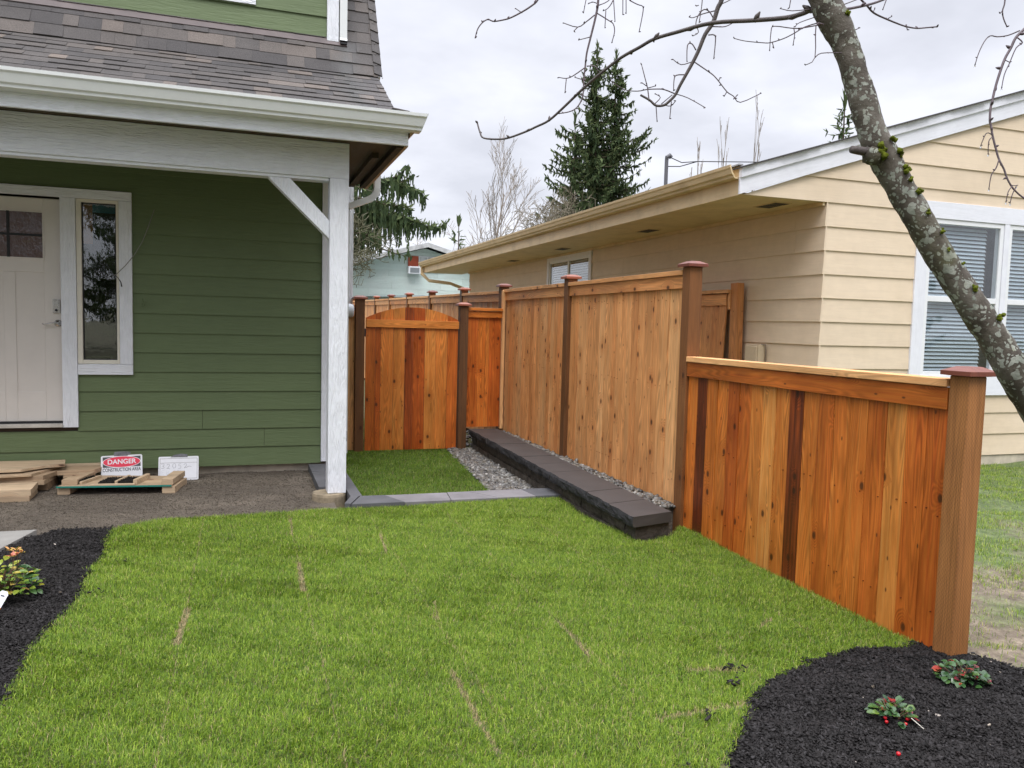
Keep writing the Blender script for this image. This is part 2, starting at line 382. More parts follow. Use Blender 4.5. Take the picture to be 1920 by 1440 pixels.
TREE = [
('trunk', [(3.299,1.672,-1.38,0.0669),(3.07,1.778,-1.035,0.065),(2.86,1.879,-0.67,0.0631),(2.702,1.955,-0.397,0.0613),(2.461,1.953,-0.133,0.0573),(2.404,1.981,-0.031,0.0555),(2.346,2.008,0.066,0.0537),(2.24,2.058,0.232,0.0528),(2.138,2.107,0.408,0.0519),(2.081,2.135,0.514,0.0519),(2.037,2.157,0.602,0.0537),(2.011,2.17,0.654,0.0537),(1.979,2.189,0.761,0.0483),(1.954,2.205,0.849,0.0474),(1.928,2.221,0.938,0.0474),(1.893,2.24,1.026,0.0519),(1.859,2.257,1.096,0.0555),(1.828,2.275,1.185,0.0501),(1.805,2.294,1.327,0.0394),(1.774,2.324,1.576,0.0322),(1.724,2.364,1.86,0.0215)]),
('limb', [(1.828,2.275,1.185,0.0215),(1.813,2.437,1.337,0.0204),(1.736,2.675,1.482,0.0186),(1.61,2.967,1.65,0.016),(1.46,3.236,1.746,0.0131),(1.284,3.516,1.771,0.0097)]),
('limb', [(1.805,2.294,1.327,0.0161),(1.964,2.18,1.423,0.0135),(2.166,2.033,1.407,0.0107),(2.311,1.898,1.242,0.0082),(2.35,1.821,1.075,0.0065)]),
('branch', [(1.855,2.257,1.075,0.0082),(1.828,2.297,1.089,0.0081),(1.813,2.319,1.085,0.008),(1.782,2.363,1.082,0.0079),(1.715,2.452,1.094,0.0076),(1.618,2.573,1.112,0.0072),(1.535,2.673,1.102,0.0068),(1.477,2.74,1.091,0.0065),(1.44,2.785,1.07,0.0063),(1.391,2.842,1.042,0.006),(1.342,2.903,0.999,0.0057),(1.292,2.966,0.949,0.0054),(1.241,3.031,0.89,0.0051),(1.195,3.087,0.841,0.0048),(1.153,3.129,0.819,0.0045),(1.119,3.163,0.803,0.0044),(1.067,3.214,0.785,0.0041),(1.031,3.248,0.782,0.0039),(0.979,3.297,0.792,0.0037),(0.968,3.317,0.819,0.0036),(0.962,3.343,0.865,0.0034)]),
('branch', [(1.462,3.24,1.748,0.0069),(1.458,3.226,1.542,0.0058),(1.455,3.216,1.405,0.0051),(1.445,3.214,1.336,0.0048),(1.425,3.214,1.248,0.0043),(1.408,3.214,1.174,0.0039),(1.401,3.211,1.11,0.0036),(1.395,3.209,1.06,0.0034),(1.395,3.206,1.018,0.0031),(1.386,3.205,0.972,0.0029),(1.364,3.21,0.937,0.0027),(1.334,3.219,0.921,0.0025),(1.295,3.232,0.913,0.0023)]),
('branch', [(1.75,2.697,1.494,0.0111),(1.748,2.707,1.341,0.0098),(1.744,2.713,1.264,0.0091),(1.733,2.719,1.235,0.0088),(1.72,2.727,1.182,0.0083),(1.694,2.739,1.136,0.0078),(1.675,2.75,1.077,0.0073),(1.657,2.759,1.033,0.0068),(1.634,2.771,0.983,0.0063),(1.617,2.779,0.947,0.006),(1.602,2.787,0.911,0.0056),(1.582,2.796,0.887,0.0053),(1.564,2.805,0.872,0.0051),(1.536,2.818,0.871,0.0048),(1.515,2.831,0.892,0.0045),(1.483,2.849,0.913,0.0042)]),
('branch', [(1.284,3.516,1.771,0.0058),(1.288,3.495,1.529,0.0046),(1.279,3.494,1.48,0.0043),(1.249,3.502,1.45,0.0041),(1.208,3.514,1.422,0.0038),(1.164,3.527,1.397,0.0036),(1.136,3.536,1.387,0.0034),(1.093,3.55,1.378,0.0032),(1.074,3.557,1.383,0.003),(1.065,3.561,1.387,0.003),(1.042,3.567,1.372,0.0028),(1.021,3.572,1.342,0.0027),(1.01,3.573,1.301,0.0024)]),
('branch', [(2.35,1.821,1.075,0.0049),(2.285,1.823,0.988,0.0045),(2.23,1.827,0.927,0.0042),(2.203,1.83,0.9,0.0041),(2.184,1.829,0.866,0.004),(2.161,1.828,0.829,0.0039),(2.137,1.824,0.774,0.0037),(2.122,1.821,0.732,0.0035),(2.111,1.817,0.699,0.0034),(2.104,1.815,0.677,0.0033),(2.098,1.809,0.64,0.0032),(2.099,1.805,0.624,0.0031),(2.1,1.798,0.593,0.003),(2.104,1.79,0.561,0.0029),(2.109,1.78,0.524,0.0028),(2.119,1.769,0.493,0.0027),(2.124,1.762,0.468,0.0026),(2.134,1.752,0.441,0.0025),(2.148,1.742,0.421,0.0024),(2.164,1.731,0.405,0.0023),(2.189,1.716,0.386,0.0022)]),
('branch', [(1.901,2.241,1.08,0.0047),(1.927,2.246,1.09,0.0046),(1.965,2.252,1.102,0.0045),(2.043,2.265,1.13,0.0043),(2.109,2.276,1.159,0.0041),(2.232,2.298,1.222,0.0038)]),
('branch', [(1.98,2.276,1.192,0.0036),(2.022,2.29,1.159,0.0035),(2.061,2.297,1.141,0.0033),(2.099,2.304,1.124,0.0032),(2.157,2.31,1.115,0.0031),(2.238,2.318,1.107,0.0028),(2.278,2.321,1.106,0.0027),(2.318,2.324,1.109,0.0026),(2.358,2.328,1.118,0.0025),(2.418,2.333,1.132,0.0024)]),
('branch', [(2.037,2.157,0.602,0.0179),(1.99,2.155,0.604,0.0159),(1.943,2.153,0.604,0.014),(1.902,2.151,0.605,0.0123)]),
('branch', [(2.196,1.878,1.12,0.0029),(2.196,1.87,1.023,0.0022),(2.189,1.87,0.99,0.002),(2.192,1.867,0.966,0.0018),(2.202,1.862,0.942,0.0016)]),
('twig', [(1.44,3.216,1.34,0.003),(1.408,3.225,1.312,0.0027),(1.371,3.235,1.286,0.0023),(1.314,3.256,1.302,0.0018)]),
('twig', [(1.371,3.235,1.286,0.0023),(1.356,3.239,1.269,0.0018)]),
('twig', [(1.425,3.214,1.246,0.0023),(1.375,3.23,1.231,0.0018)]),
('twig', [(1.451,3.213,1.347,0.003),(1.495,3.195,1.319,0.0026),(1.516,3.187,1.303,0.0024),(1.521,3.182,1.269,0.0022),(1.51,3.183,1.223,0.0018)]),
('twig', [(1.403,3.211,1.115,0.003),(1.353,3.225,1.077,0.0024),(1.325,3.234,1.065,0.0021),(1.295,3.244,1.068,0.0018)]),
('twig', [(1.325,3.234,1.065,0.0023),(1.319,3.231,1.003,0.0018)]),
('twig', [(1.395,3.209,1.06,0.0023),(1.36,3.222,1.07,0.0018)]),
('twig', [(1.408,3.21,1.119,0.003),(1.44,3.198,1.12,0.0025),(1.455,3.192,1.1,0.0021),(1.473,3.185,1.096,0.0018)]),
('twig', [(1.679,2.792,1.05,0.0027),(1.729,2.773,1.016,0.0025),(1.753,2.763,0.998,0.0024),(1.773,2.754,0.975,0.0023),(1.804,2.74,0.934,0.0022),(1.828,2.731,0.918,0.0021),(1.854,2.72,0.894,0.002),(1.931,2.697,0.932,0.0017)]),
('twig', [(1.674,2.794,1.048,0.0021),(1.634,2.807,1.036,0.0019),(1.604,2.819,1.056,0.0017)]),
('twig', [(1.612,2.805,0.921,0.0027),(1.571,2.821,0.937,0.0025),(1.541,2.831,0.938,0.0024),(1.505,2.843,0.935,0.0023),(1.472,2.854,0.928,0.0021),(1.422,2.872,0.933,0.0019),(1.373,2.891,0.965,0.0017)]),
('twig', [(1.612,2.805,0.921,0.0021),(1.66,2.788,0.906,0.0019),(1.723,2.763,0.87,0.0017)]),
('twig', [(1.515,2.836,0.889,0.0027),(1.509,2.842,0.941,0.0023),(1.499,2.849,0.983,0.002),(1.487,2.857,1.032,0.0017)]),
('twig', [(1.511,2.842,0.941,0.0021),(1.539,2.833,0.95,0.0017)]),
('twig', [(1.509,2.843,0.947,0.0021),(1.489,2.851,0.961,0.0017)]),
('twig', [(1.648,2.799,0.997,0.0027),(1.616,2.81,0.994,0.0024),(1.608,2.811,0.975,0.0021),(1.606,2.808,0.933,0.0017)]),
('twig', [(1.541,2.826,0.873,0.0021),(1.545,2.82,0.811,0.0017)]),
('twig', [(1.598,2.808,0.891,0.0021),(1.592,2.805,0.824,0.0017)]),
('twig', [(1.571,2.816,0.876,0.0021),(1.596,2.807,0.873,0.0019),(1.614,2.803,0.894,0.0017)]),
('twig', [(1.561,2.82,0.88,0.0021),(1.6,2.809,0.916,0.0017)]),
('twig', [(1.533,2.829,0.877,0.0021),(1.557,2.823,0.905,0.0018),(1.537,2.831,0.919,0.0017)]),
('twig', [(1.749,2.779,1.188,0.0027),(1.769,2.773,1.188,0.0025),(1.798,2.762,1.189,0.0021),(1.826,2.754,1.204,0.0017)]),
('twig', [(1.759,2.781,1.25,0.0027),(1.715,2.795,1.237,0.0022),(1.679,2.806,1.221,0.0018),(1.664,2.811,1.223,0.0017)]),
('twig', [(1.755,2.78,1.219,0.0027),(1.739,2.787,1.246,0.0025),(1.719,2.795,1.254,0.0024),(1.699,2.8,1.232,0.0022),(1.689,2.801,1.196,0.002),(1.699,2.795,1.165,0.0018),(1.678,2.801,1.15,0.0017)]),
('twig', [(1.782,2.775,1.276,0.0021),(1.816,2.765,1.294,0.0019),(1.848,2.756,1.32,0.0017)]),
('twig', [(1.735,2.781,1.154,0.0027),(1.759,2.773,1.154,0.0025),(1.761,2.77,1.125,0.0022),(1.755,2.767,1.062,0.0017)]),
('twig', [(1.689,2.792,1.094,0.0027),(1.674,2.8,1.119,0.0024),(1.658,2.805,1.112,0.0023),(1.656,2.801,1.049,0.0017)]),
('twig', [(1.715,2.802,1.333,0.0021),(1.711,2.799,1.27,0.0019),(1.701,2.797,1.203,0.0017)]),
('twig', [(1.699,2.803,1.27,0.0021),(1.691,2.805,1.267,0.0017)]),
('twig', [(1.458,3.213,1.386,0.0023),(1.434,3.222,1.395,0.002),(1.414,3.228,1.387,0.0018)]),
('twig', [(1.458,3.213,1.382,0.0023),(1.495,3.202,1.401,0.0021),(1.527,3.194,1.441,0.0018)]),
('twig', [(1.538,3.193,1.475,0.003),(1.516,3.195,1.406,0.0024),(1.495,3.2,1.371,0.002),(1.475,3.205,1.359,0.0018)]),
('twig', [(1.538,3.195,1.498,0.003),(1.571,3.177,1.419,0.0026),(1.614,3.16,1.39,0.0024),(1.636,3.152,1.382,0.0023),(1.636,3.149,1.352,0.0022),(1.621,3.148,1.272,0.0018)]),
('twig', [(1.555,3.185,1.453,0.0023),(1.555,3.177,1.345,0.0018)]),
('twig', [(1.568,3.181,1.453,0.0023),(1.568,3.172,1.35,0.0018)]),
('twig', [(1.414,3.233,1.449,0.0023),(1.403,3.233,1.392,0.002),(1.395,3.232,1.348,0.0018)]),
('twig', [(1.516,3.197,1.429,0.0023),(1.523,3.185,1.315,0.0018)]),
('twig', [(1.486,3.202,1.36,0.0023),(1.482,3.197,1.286,0.0018)]),
('twig', [(1.85,2.256,1.043,0.0023),(1.791,2.275,1.023,0.0021),(1.757,2.284,1.001,0.002),(1.723,2.295,0.982,0.0019),(1.681,2.308,0.967,0.0018),(1.656,2.317,0.966,0.0017),(1.6,2.336,0.97,0.0015),(1.566,2.349,0.978,0.0014)]),
('twig', [(1.85,2.255,1.034,0.0023),(1.783,2.277,1.019,0.0021),(1.749,2.289,1.017,0.0019),(1.693,2.308,1.022,0.0017),(1.683,2.311,1.006,0.0017),(1.678,2.307,0.94,0.0014)]),
('twig', [(1.815,2.212,1.012,0.0023),(1.791,2.221,1.008,0.0021),(1.787,2.213,0.903,0.0016),(1.757,2.222,0.878,0.0014)]),
('twig', [(1.787,2.213,0.903,0.0018),(1.807,2.208,0.918,0.0017),(1.865,2.188,0.921,0.0014)]),
('twig', [(1.833,2.263,1.06,0.0018),(1.774,2.282,1.037,0.0015),(1.759,2.286,1.022,0.0014)]),
('twig', [(1.817,2.271,1.084,0.0018),(1.749,2.293,1.075,0.0016),(1.712,2.307,1.082,0.0014)]),
('twig', [(1.754,2.287,1.019,0.0018),(1.757,2.284,0.995,0.0016),(1.752,2.283,0.96,0.0014)]),
('twig', [(1.686,2.307,0.97,0.0018),(1.691,2.303,0.949,0.0014)]),
('twig', [(1.782,2.342,1.159,0.0018),(1.773,2.34,1.106,0.0015)]),
('twig', [(1.915,2.238,1.101,0.0018),(1.952,2.227,1.117,0.0017),(2.011,2.208,1.145,0.0014)]),
('twig', [(2.17,2.311,1.117,0.0019),(2.182,2.307,1.125,0.0015)]),
('twig', [(2.164,2.318,1.183,0.0019),(2.152,2.319,1.148,0.0015)]),
('twig', [(2.12,2.33,1.14,0.0019),(2.125,2.329,1.149,0.0015)]),
('twig', [(2.272,2.328,1.11,0.0019),(2.274,2.326,1.098,0.0015)]),
('twig', [(1.947,2.22,1.015,0.0018),(1.964,2.215,1.024,0.0014)]),
('twig', [(2.192,1.81,0.912,0.0021),(2.159,1.82,0.897,0.0019),(2.129,1.83,0.892,0.0018),(2.108,1.837,0.894,0.0017),(2.091,1.841,0.875,0.0016),(2.076,1.844,0.841,0.0014),(2.066,1.845,0.806,0.0013)]),
('twig', [(2.183,1.811,0.892,0.0021),(2.199,1.804,0.876,0.002),(2.181,1.809,0.86,0.0018),(2.163,1.812,0.815,0.0016),(2.148,1.814,0.78,0.0015),(2.141,1.814,0.74,0.0013)]),
('twig', [(2.151,1.817,0.823,0.0016),(2.163,1.812,0.817,0.0013)]),
('twig', [(2.07,1.773,0.581,0.0016),(2.06,1.775,0.569,0.0015),(2.058,1.773,0.533,0.0012)]),
('twig', [(2.07,1.773,0.587,0.0016),(2.053,1.779,0.592,0.0015),(2.038,1.782,0.556,0.0012)]),
('twig', [(2.088,1.761,0.517,0.002),(2.08,1.762,0.492,0.0018),(2.067,1.765,0.471,0.0016),(2.06,1.764,0.432,0.0012)]),
('twig', [(2.123,1.743,0.439,0.0016),(2.113,1.745,0.423,0.0014),(2.107,1.745,0.395,0.0012)]),
('twig', [(2.135,1.739,0.439,0.0016),(2.125,1.741,0.416,0.0014),(2.119,1.741,0.392,0.0012)]),
('twig', [(2.123,1.743,0.442,0.0016),(2.135,1.739,0.442,0.0012)]),
('twig', [(1.208,3.514,1.422,0.0024),(1.185,3.524,1.439,0.0019)]),
('twig', [(1.065,3.561,1.387,0.0024),(1.044,3.567,1.377,0.0019)]),
('twig', [(2.189,1.87,0.99,0.0016),(2.182,1.872,0.982,0.0013)]),
('twig', [(1.523,2.853,1.133,0.0021),(1.533,2.848,1.121,0.0017)]),
('twig', [(1.773,2.754,0.975,0.0021),(1.778,2.753,0.988,0.0017)]),
('twig', [(1.804,2.74,0.934,0.0021),(1.794,2.742,0.917,0.0017)]),
('twig', [(1.828,2.73,0.906,0.0021),(1.84,2.727,0.919,0.0017)])]
MOSS = [(1.89,2.19,1.051,0.014),(2.033,2.108,0.64,0.0158),(2.053,2.098,0.6,0.0193),(1.998,2.117,0.604,0.0281),(2.078,2.085,0.543,0.0193),(2.089,2.079,0.514,0.0105),(2.118,2.066,0.474,0.0158),(2.143,2.052,0.41,0.014),(2.189,2.031,0.345,0.0123),(2.289,1.982,0.16,0.0158),(2.363,1.949,0.066,0.0176),(2.206,2.021,0.284,0.0088),(2.252,2.001,0.242,0.0088)]
# ================================================================== GREEN HOUSE
def lap(mb, axis, a0, a1, z0, z1, plane, sign, expo, th=0.011, ph=0.0, holes=None, joints=()):
    """lap siding. axis 0: wall runs along X at y=plane (outward -Y if sign<0); axis 1: runs along Y at x=plane.
    holes(zmid) -> list of (a,b) intervals present"""
    k = math.floor((z0 - ph) / expo)
    while ph + k * expo < z1 - 1e-4:
        zb = max(z0, ph + k * expo); zt = min(z1, ph + (k + 1) * expo); k += 1
        if zt - zb < 0.004: continue
        segs = holes((zb + zt) / 2) if holes else [(a0, a1)]
        cut = []
        for (p, q) in segs:
            js = sorted([j for j, zz in joints if p < j < q and zb <= zz < zt])
            e = [p] + js + [q]
            for i in range(len(e) - 1): cut.append((e[i] + (0.0015 if i else 0), e[i + 1] - (0.0015 if i < len(e) - 2 else 0)))
        t = (0.5, 1, random.random())
        for p, q in cut:
            fb = plane + sign * th; ft = plane + sign * 0.003; bk_ = plane - sign * 0.01
            if axis == 0:
                P = [(p, fb, zb), (q, fb, zb), (p, bk_, zb), (q, bk_, zb), (p, ft, zt), (q, ft, zt), (p, bk_, zt), (q, bk_, zt)]
            else:
                P = [(fb, p, zb), (bk_, p, zb), (fb, q, zb), (bk_, q, zb), (ft, p, zt), (bk_, p, zt), (ft, q, zt), (bk_, q, zt)]
            if (axis == 0 and sign > 0) or (axis == 1 and sign > 0): pass
            mb.quadbox([Vector(c) for c in P], t, 0 if axis == 0 else 1)
GH = thing('green_house', (-1.5, 7.9, -1.47), 'green lap-sided house with white porch trim and a steep brown shingle roof', 'house')
XL = -6.0
def fholes(z):
    if z < -1.0: return [(XL, 0.735)]
    if z < -0.535: return [(XL, -2.42), (-1.37, 0.735)]
    if z < 1.085: return [(XL, -2.42), (-0.93, 0.735)]
    return [(XL, 0.735)]
mb = MB(); lap(mb, 0, XL, 0.735, -1.39, 1.42, 7.85, -1, 0.1765, 0.016, -1.39, fholes, [(-0.34, -0.95), (0.21, -1.12)])
mb.build('siding', m_green, GH)
mb = MB(); lap(mb, 1, 7.87, 9.02, -1.39, 1.40, .955, 1, 0.1765, 0.012, -1.39); mb.build('siding', m_green, GH)
mb = MB(); mb.box(XL, 0.93, 7.90, 7.99, -1.7, -1.38); mb.box(0.90, .95, 7.99, 12.2, -1.7, -1.38); mb.build('foundation', m_conc, GH)
# corner board
mb = MB(); mb.box(0.737, .93, 7.815, 7.85, -1.375, 1.42, grain=2); mb.box(.931, .975, 7.815, 7.95, -1.37, 1.40, grain=2); mb.box(1.04, 1.185, 9.0, 9.03, -1.37, 1.9, grain=2); mb.build('corner_board', m_white, GH, bevel=0.002)
# back of walls (keeps light out), floor, interior
mb = MB(); mb.box(XL, -2.40, 7.86, 7.93, -1.39, 1.42); mb.box(-1.44, -1.36, 7.86, 7.93, -1.0, 1.42); mb.box(-0.99, .94, 7.86, 7.93, -1.39, 1.42); mb.box(-1.36, -0.99, 7.86, 7.93, -1.39, -0.46); mb.box(-2.40, -0.99, 7.86, 7.93, 1.03, 1.42); mb.box(-2.40, -1.36, 7.86, 7.93, -1.39, -1.0)
mb.box(XL, 1.0, 11.4, 11.5, -1.39, 1.42); mb.box(XL, 1.0, 7.93, 11.4, 1.43, 1.5); mb.box(XL, 1.0, 7.93, 11.4, -1.2, -1.1); mb.box(0.90, .945, 7.93, 12.2, -1.38, 1.42); mb.box(.95, 1.165, 9.035, 12.2, -1.38, 1.9); mb.box(XL, XL + .1, 7.93, 11.4, -1.2, 1.43)
mb.build('inner_wall', m_dark, GH)
# entry door surround
mb = MB()
mb.box(-2.55, -0.919, 7.81, 7.855, 1.005, 1.083, grain=0)
mb.box(-1.483, -1.363, 7.812, 7.86, -1.0, 1.002, grain=2)
mb.box(-2.55, -2.41, 7.812, 7.86, -1.0, 1.002, grain=2)
mb.box(-1.023, -0.919, 7.812, 7.858, -0.437, 1.002, grain=2)
mb.box(-1.360, -0.919, 7.810, 7.857, -0.533, -0.440, grain=0)
mb.build('door_trim', m_white, GH, bevel=0.002)
# door slab
D = MB(); dy = 7.885
D.box(-2.40, -1.484, dy, dy + 0.04, -0.95, 0.99); DO = D.build('door', m_door, GH)
s = MB()
for x0, x1, zt_ in ((-2.40, -2.150, .985), (-1.931, -1.841, .352), (-1.622, -1.485, .985)): s.box(x0, x1, dy - 0.007, dy, -0.948, zt_)
for x0, x1 in ((-2.150, -1.931), (-1.841, -1.622)):
    s.box(x0, x1, dy - 0.007, dy, -0.948, -0.69)
s.box(-2.150, -1.622, dy - 0.007, dy, 0.872, 0.985); s.box(-2.150, -1.622, dy - 0.007, dy, 0.352, 0.47)
s.build('door_frame', m_door, DO, bevel=0.003)
g = MB()
for x0, x1 in ((-2.145, -1.897), (-1.875, -1.629)):
    for z0, z1 in ((0.478, 0.661), (0.681, 0.865)): g.box(x0, x1, dy - 0.011, dy - 0.006, z0, z1)
mt, nt, p = mat('obscure_glass'); p.inputs['Base Color'].default_value = (0.10, 0.065, 0.06, 1); p.inputs['Roughness'].default_value = 0.06; p.inputs['Specular IOR Level'].default_value = 0.9
nt.links.new(bump(nt, noise(nt, mapping(nt, pos(nt), (14, 14, 11)), 1.0, 4, 0.6), 0.7, 0.012), p.inputs['Normal'])
g.build('window_pane', mt, DO)
g = MB(); g.box(-1.897, -1.875, dy - 0.016, dy - 0.006, 0.475, 0.868); g.box(-2.145, -1.897, dy - 0.0155, dy - 0.006, 0.661, 0.681); g.box(-1.875, -1.629, dy - 0.0155, dy - 0.006, 0.661, 0.681); g.build('muntin', m_black, DO)
g = MB()
for x0, x1, z0, z1 in ((-2.156, -1.618, 0.866, 0.876), (-2.156, -1.618, 0.466, 0.477), (-1.628, -1.618, 0.477, 0.866), (-2.156, -2.146, 0.477, 0.866)): g.box(x0, x1, dy - 0.014, dy - 0.0062, z0, z1)
g.build('glazing_bead', m_door, DO)
g = MB(); g.box(-1.556, -1.500, dy - 0.03, dy - 0.007, 0.005, 0.122); g.box(-1.548, -1.508, dy - 0.034, dy - 0.03, 0.055, 0.112); lk = g.build('deadbolt_lock', m_chrome, DO, bevel=0.004)
g = MB(); Mr = Matrix.Translation((-1.528, dy - 0.034, 0.028)) @ Matrix.Rotation(math.pi / 2, 4, 'X'); g.lathe([(0.011, -0.004), (0.011, 0.006), (0.007, 0.009)], 0, 0, 14, M=Mr); g.build('keyhole', m_black, DO)
g = MB(); Mr = Matrix.Translation((-1.520, dy - 0.006, -0.085)) @ Matrix.Rotation(math.pi / 2, 4, 'X'); g.lathe([(0.031, 0), (0.031, 0.008), (0.024, 0.013), (0.012, 0.016), (0.012, 0.045)], 0, 0, 20, M=Mr)
g.tube([(-1.520, dy - 0.047, -0.085), (-1.545, dy - 0.052, -0.083), (-1.585, dy - 0.052, -0.092), (-1.62, dy - 0.05, -0.098), (-1.635, dy - 0.05, -0.090)], [0.009, 0.008, 0.007, 0.006, 0.005], 10); g.build('door_handle', m_chrome, DO, smooth=True)
g = MB(); g.box(-2.40, -1.484, 7.80, 7.885, -0.998, -0.968, grain=0); g.build('threshold', simple('sill_metal', (0.5, 0.47, 0.42), 0.5, 0, 0.2, 8), GH, bevel=0.003)
g = MB(); g.box(-2.40, -1.484, 7.862, 7.884, -0.968, -0.951); g.build('door_sweep', m_black, GH)
# sidelight window
W = MB()
for x0, x1, z0, z1 in ((-1.361, -1.320, -0.438, 1.003), (-1.046, -1.025, -0.438, 1.003), (-1.320, -1.046, 0.975, 1.003), (-1.320, -1.046, -0.438, -0.402)): W.box(x0, x1, 7.822, 7.90, z0, z1)
WO = W.build('sidelight_window', m_cream, GH, bevel=0.004)
g = MB(); g.box(-1.320, -1.046, 7.862, 7.868, -0.402, 0.975); g.build('window_pane', m_glass, WO)
g = MB()
for x0, x1, z0, z1 in ((-1.320, -1.312, -0.402, 0.975), (-1.054, -1.046, -0.402, 0.975), (-1.312, -1.054, 0.967, 0.975), (-1.312, -1.054, -0.402, -0.394)): g.box(x0, x1, 7.850, 7.861, z0, z1)
g.build('gasket', m_black, WO)
g = MB(); g.box(-1.312, -1.238, 7.870, 7.872, 0.62, 0.966); g.build('sticker', simple('orange_film', (0.42, 0.16, 0.03), 0.5), WO)
g = MB(); g.box(-1.238, -1.055, 7.870, 7.872, 0.895, 0.966); g.build('sticker', simple('teal_film', (0.02, 0.16, 0.22), 0.5), WO)
# things inside, just visible through the sidelight
sh = thing('sawhorse', (-1.25, 8.75, -1.09), 'pale timber sawhorse standing indoors behind the narrow window', 'sawhorse')
g = MB(); g.box(-1.65, -0.95, 8.70, 8.79, -0.42, -0.34, (0.2, 1, .3), 0); g.build('beam', m_lum, sh)
for sx in (-1.6, -1.2):
    for sy in (-1, 1):
        g = MB(); g.tube([(sx, 8.745 + sy * 0.05, -0.40), (sx + 0.02, 8.745 + sy * 0.25, -1.09)], 0.03, 4, (0.2, 1, .6)); g.build('leg', m_lum, sh)
# wall hook and loose cable
g = MB(); g.tube([(-0.835, 7.815, 0.155), (-0.845, 7.80, 0.12), (-0.842, 7.80, 0.085), (-0.828, 7.80, 0.08), (-0.820, 7.80, 0.12), (-0.828, 7.81, 0.15)], 0.004, 6); g.build('wall_hook', m_green, GH)
g = MB(); g.tube([(-0.735, 7.838, 0.95), (-0.78, 7.81, 0.80), (-0.83, 7.80, 0.66), (-0.90, 7.79, 0.53), (-0.97, 7.78, 0.435), (-1.045, 7.77, 0.352), (-1.06, 7.76, 0.348)], 0.0035, 6)
g.build('loose_cable', simple('cable_grey', (0.22, 0.22, 0.19), 0.5), GH)
g = MB(); g.tube([(-1.06, 7.76, 0.348), (-1.03, 7.75, 0.335), (-1.002, 7.75, 0.29), (-0.995, 7.75, 0.25)], [0.0025, 0.003, 0.0045, 0.006], 6); g.build('cable_end', m_black, GH)
# porch beam, column, brace, footing
mb = MB(); mb.box(XL, 0.822, 6.54, 6.69, 1.135, 1.415, grain=0); mb.build('porch_beam', m_white, GH, bevel=0.003)
mb = MB(); mb.box(XL, 0.665, 6.555, 6.675, 1.112, 1.134, grain=0); mb.build('beam_trim', m_white, GH)
mb = MB(); mb.box(0.672, 0.820, 6.535, 6.69, -1.418, 1.133, grain=2); mb.build('porch_column', m_white, GH, bevel=0.003)
mb = MB(); mb.prism([(0.197, 1.111), (0.365, 1.111), (0.6715, 0.80), (0.6715, 0.655)], 1, 6.56, 6.665); mb.build('knee_brace', m_white, GH, bevel=0.003)
mb = MB(); mb.lathe([(0.138, -1.62), (0.138, -1.44), (0.133, -1.420)], 0.690, 6.60, 28); mb.build('column_footing', simple('footing_concrete', (0.26, 0.21, 0.14), .9, 0, .35, 14, .8, 60), GH, smooth=False)
# porch ceiling and side soffit
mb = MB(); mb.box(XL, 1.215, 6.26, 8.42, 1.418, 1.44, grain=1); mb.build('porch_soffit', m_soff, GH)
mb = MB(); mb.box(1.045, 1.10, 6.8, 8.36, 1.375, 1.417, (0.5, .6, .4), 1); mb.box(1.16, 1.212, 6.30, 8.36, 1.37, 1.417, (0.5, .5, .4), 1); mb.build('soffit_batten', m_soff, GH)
mb = MB(); mb.box(XL, 1.235, 6.225, 6.258, 1.375, 1.50, grain=0); mb.build('fascia', m_white, GH, bevel=0.002)
mb = MB(); mb.box(1.2155, 1.243, 6.262, 8.42, 1.375, 1.50, grain=1); mb.prism([(1.246, 1.44), (1.335, 1.535), (1.335, 1.565), (1.246, 1.53)], 1, 6.2, 8.42); mb.build('side_fascia', m_bare, GH)
# K-style gutter
prof = [(6.222, 1.592), (6.222, 1.472), (6.155, 1.472), (6.135, 1.480), (6.132, 1.498), (6.118, 1.508), (6.110, 1.530), (6.098, 1.565), (6.086, 1.577), (6.084, 1.600), (6.098, 1.602), (6.098, 1.590), (6.108, 1.588), (6.125, 1.53), (6.14, 1.50), (6.155, 1.484), (6.210, 1.484), (6.210, 1.592)]
mb = MB()
b = len(mb.v); n = len(prof)
for X in (XL, 1.315): 
    for (y, z) in prof: mb.v.append(Vector((X + (0.045 if X > 0 else 0) * (z - 1.47) / 0.13, y, z)))
for i in range(n):
    j = (i + 1) % n; mb.f.append([i, i + n, j + n, j]); mb.uv += [(0, 0)] * 4; mb.t.append((.5, 1, .5, 1))
gut = mb.build('gutter', m_metal, GH)
g = MB(); g.quadbox([Vector(q) for q in ((1.316, 6.13, 1.473), (1.319, 6.13, 1.473), (1.316, 6.221, 1.473), (1.319, 6.221, 1.473), (1.3605, 6.084, 1.601), (1.3635, 6.084, 1.601), (1.3605, 6.221, 1.601), (1.3635, 6.221, 1.601))]); g.build('gutter_end_cap', m_metal, GH)
# downspout at the side eave with elbow
def rectpipe(mb, pts, w, h):
    b = len(mb.v); pts = [Vector(p) for p in pts]
    for i, p in enumerate(pts):
        t = (pts[min(i + 1, len(pts) - 1)] - pts[max(i - 1, 0)]).normalized()
        sY = Vector((0, 1, 0)); s_ = (sY - t * sY.dot(t)).normalized(); u = t.cross(s_)
        for a, c in ((-1, -1), (1, -1), (1, 1), (-1, 1)): mb.v.append(p + u * a * w / 2 + s_ * c * h / 2)
    for i in range(len(pts) - 1):
        for k in range(4):
            mb.f.append([b + i * 4 + k, b + i * 4 + (k + 1) % 4, b + i * 4 + 4 + (k + 1) % 4, b + i * 4 + 4 + k]); mb.uv += [(0, 0)] * 4; mb.t.append((.5, 1, .5, 1))
mb = MB(); el = []
for i in range(15):
    a = i / 14 * math.radians(68); R_ = 0.13; el.append((1.305 - R_ + R_ * math.cos(a), 8.15, 1.35 - R_ * math.sin(a)))
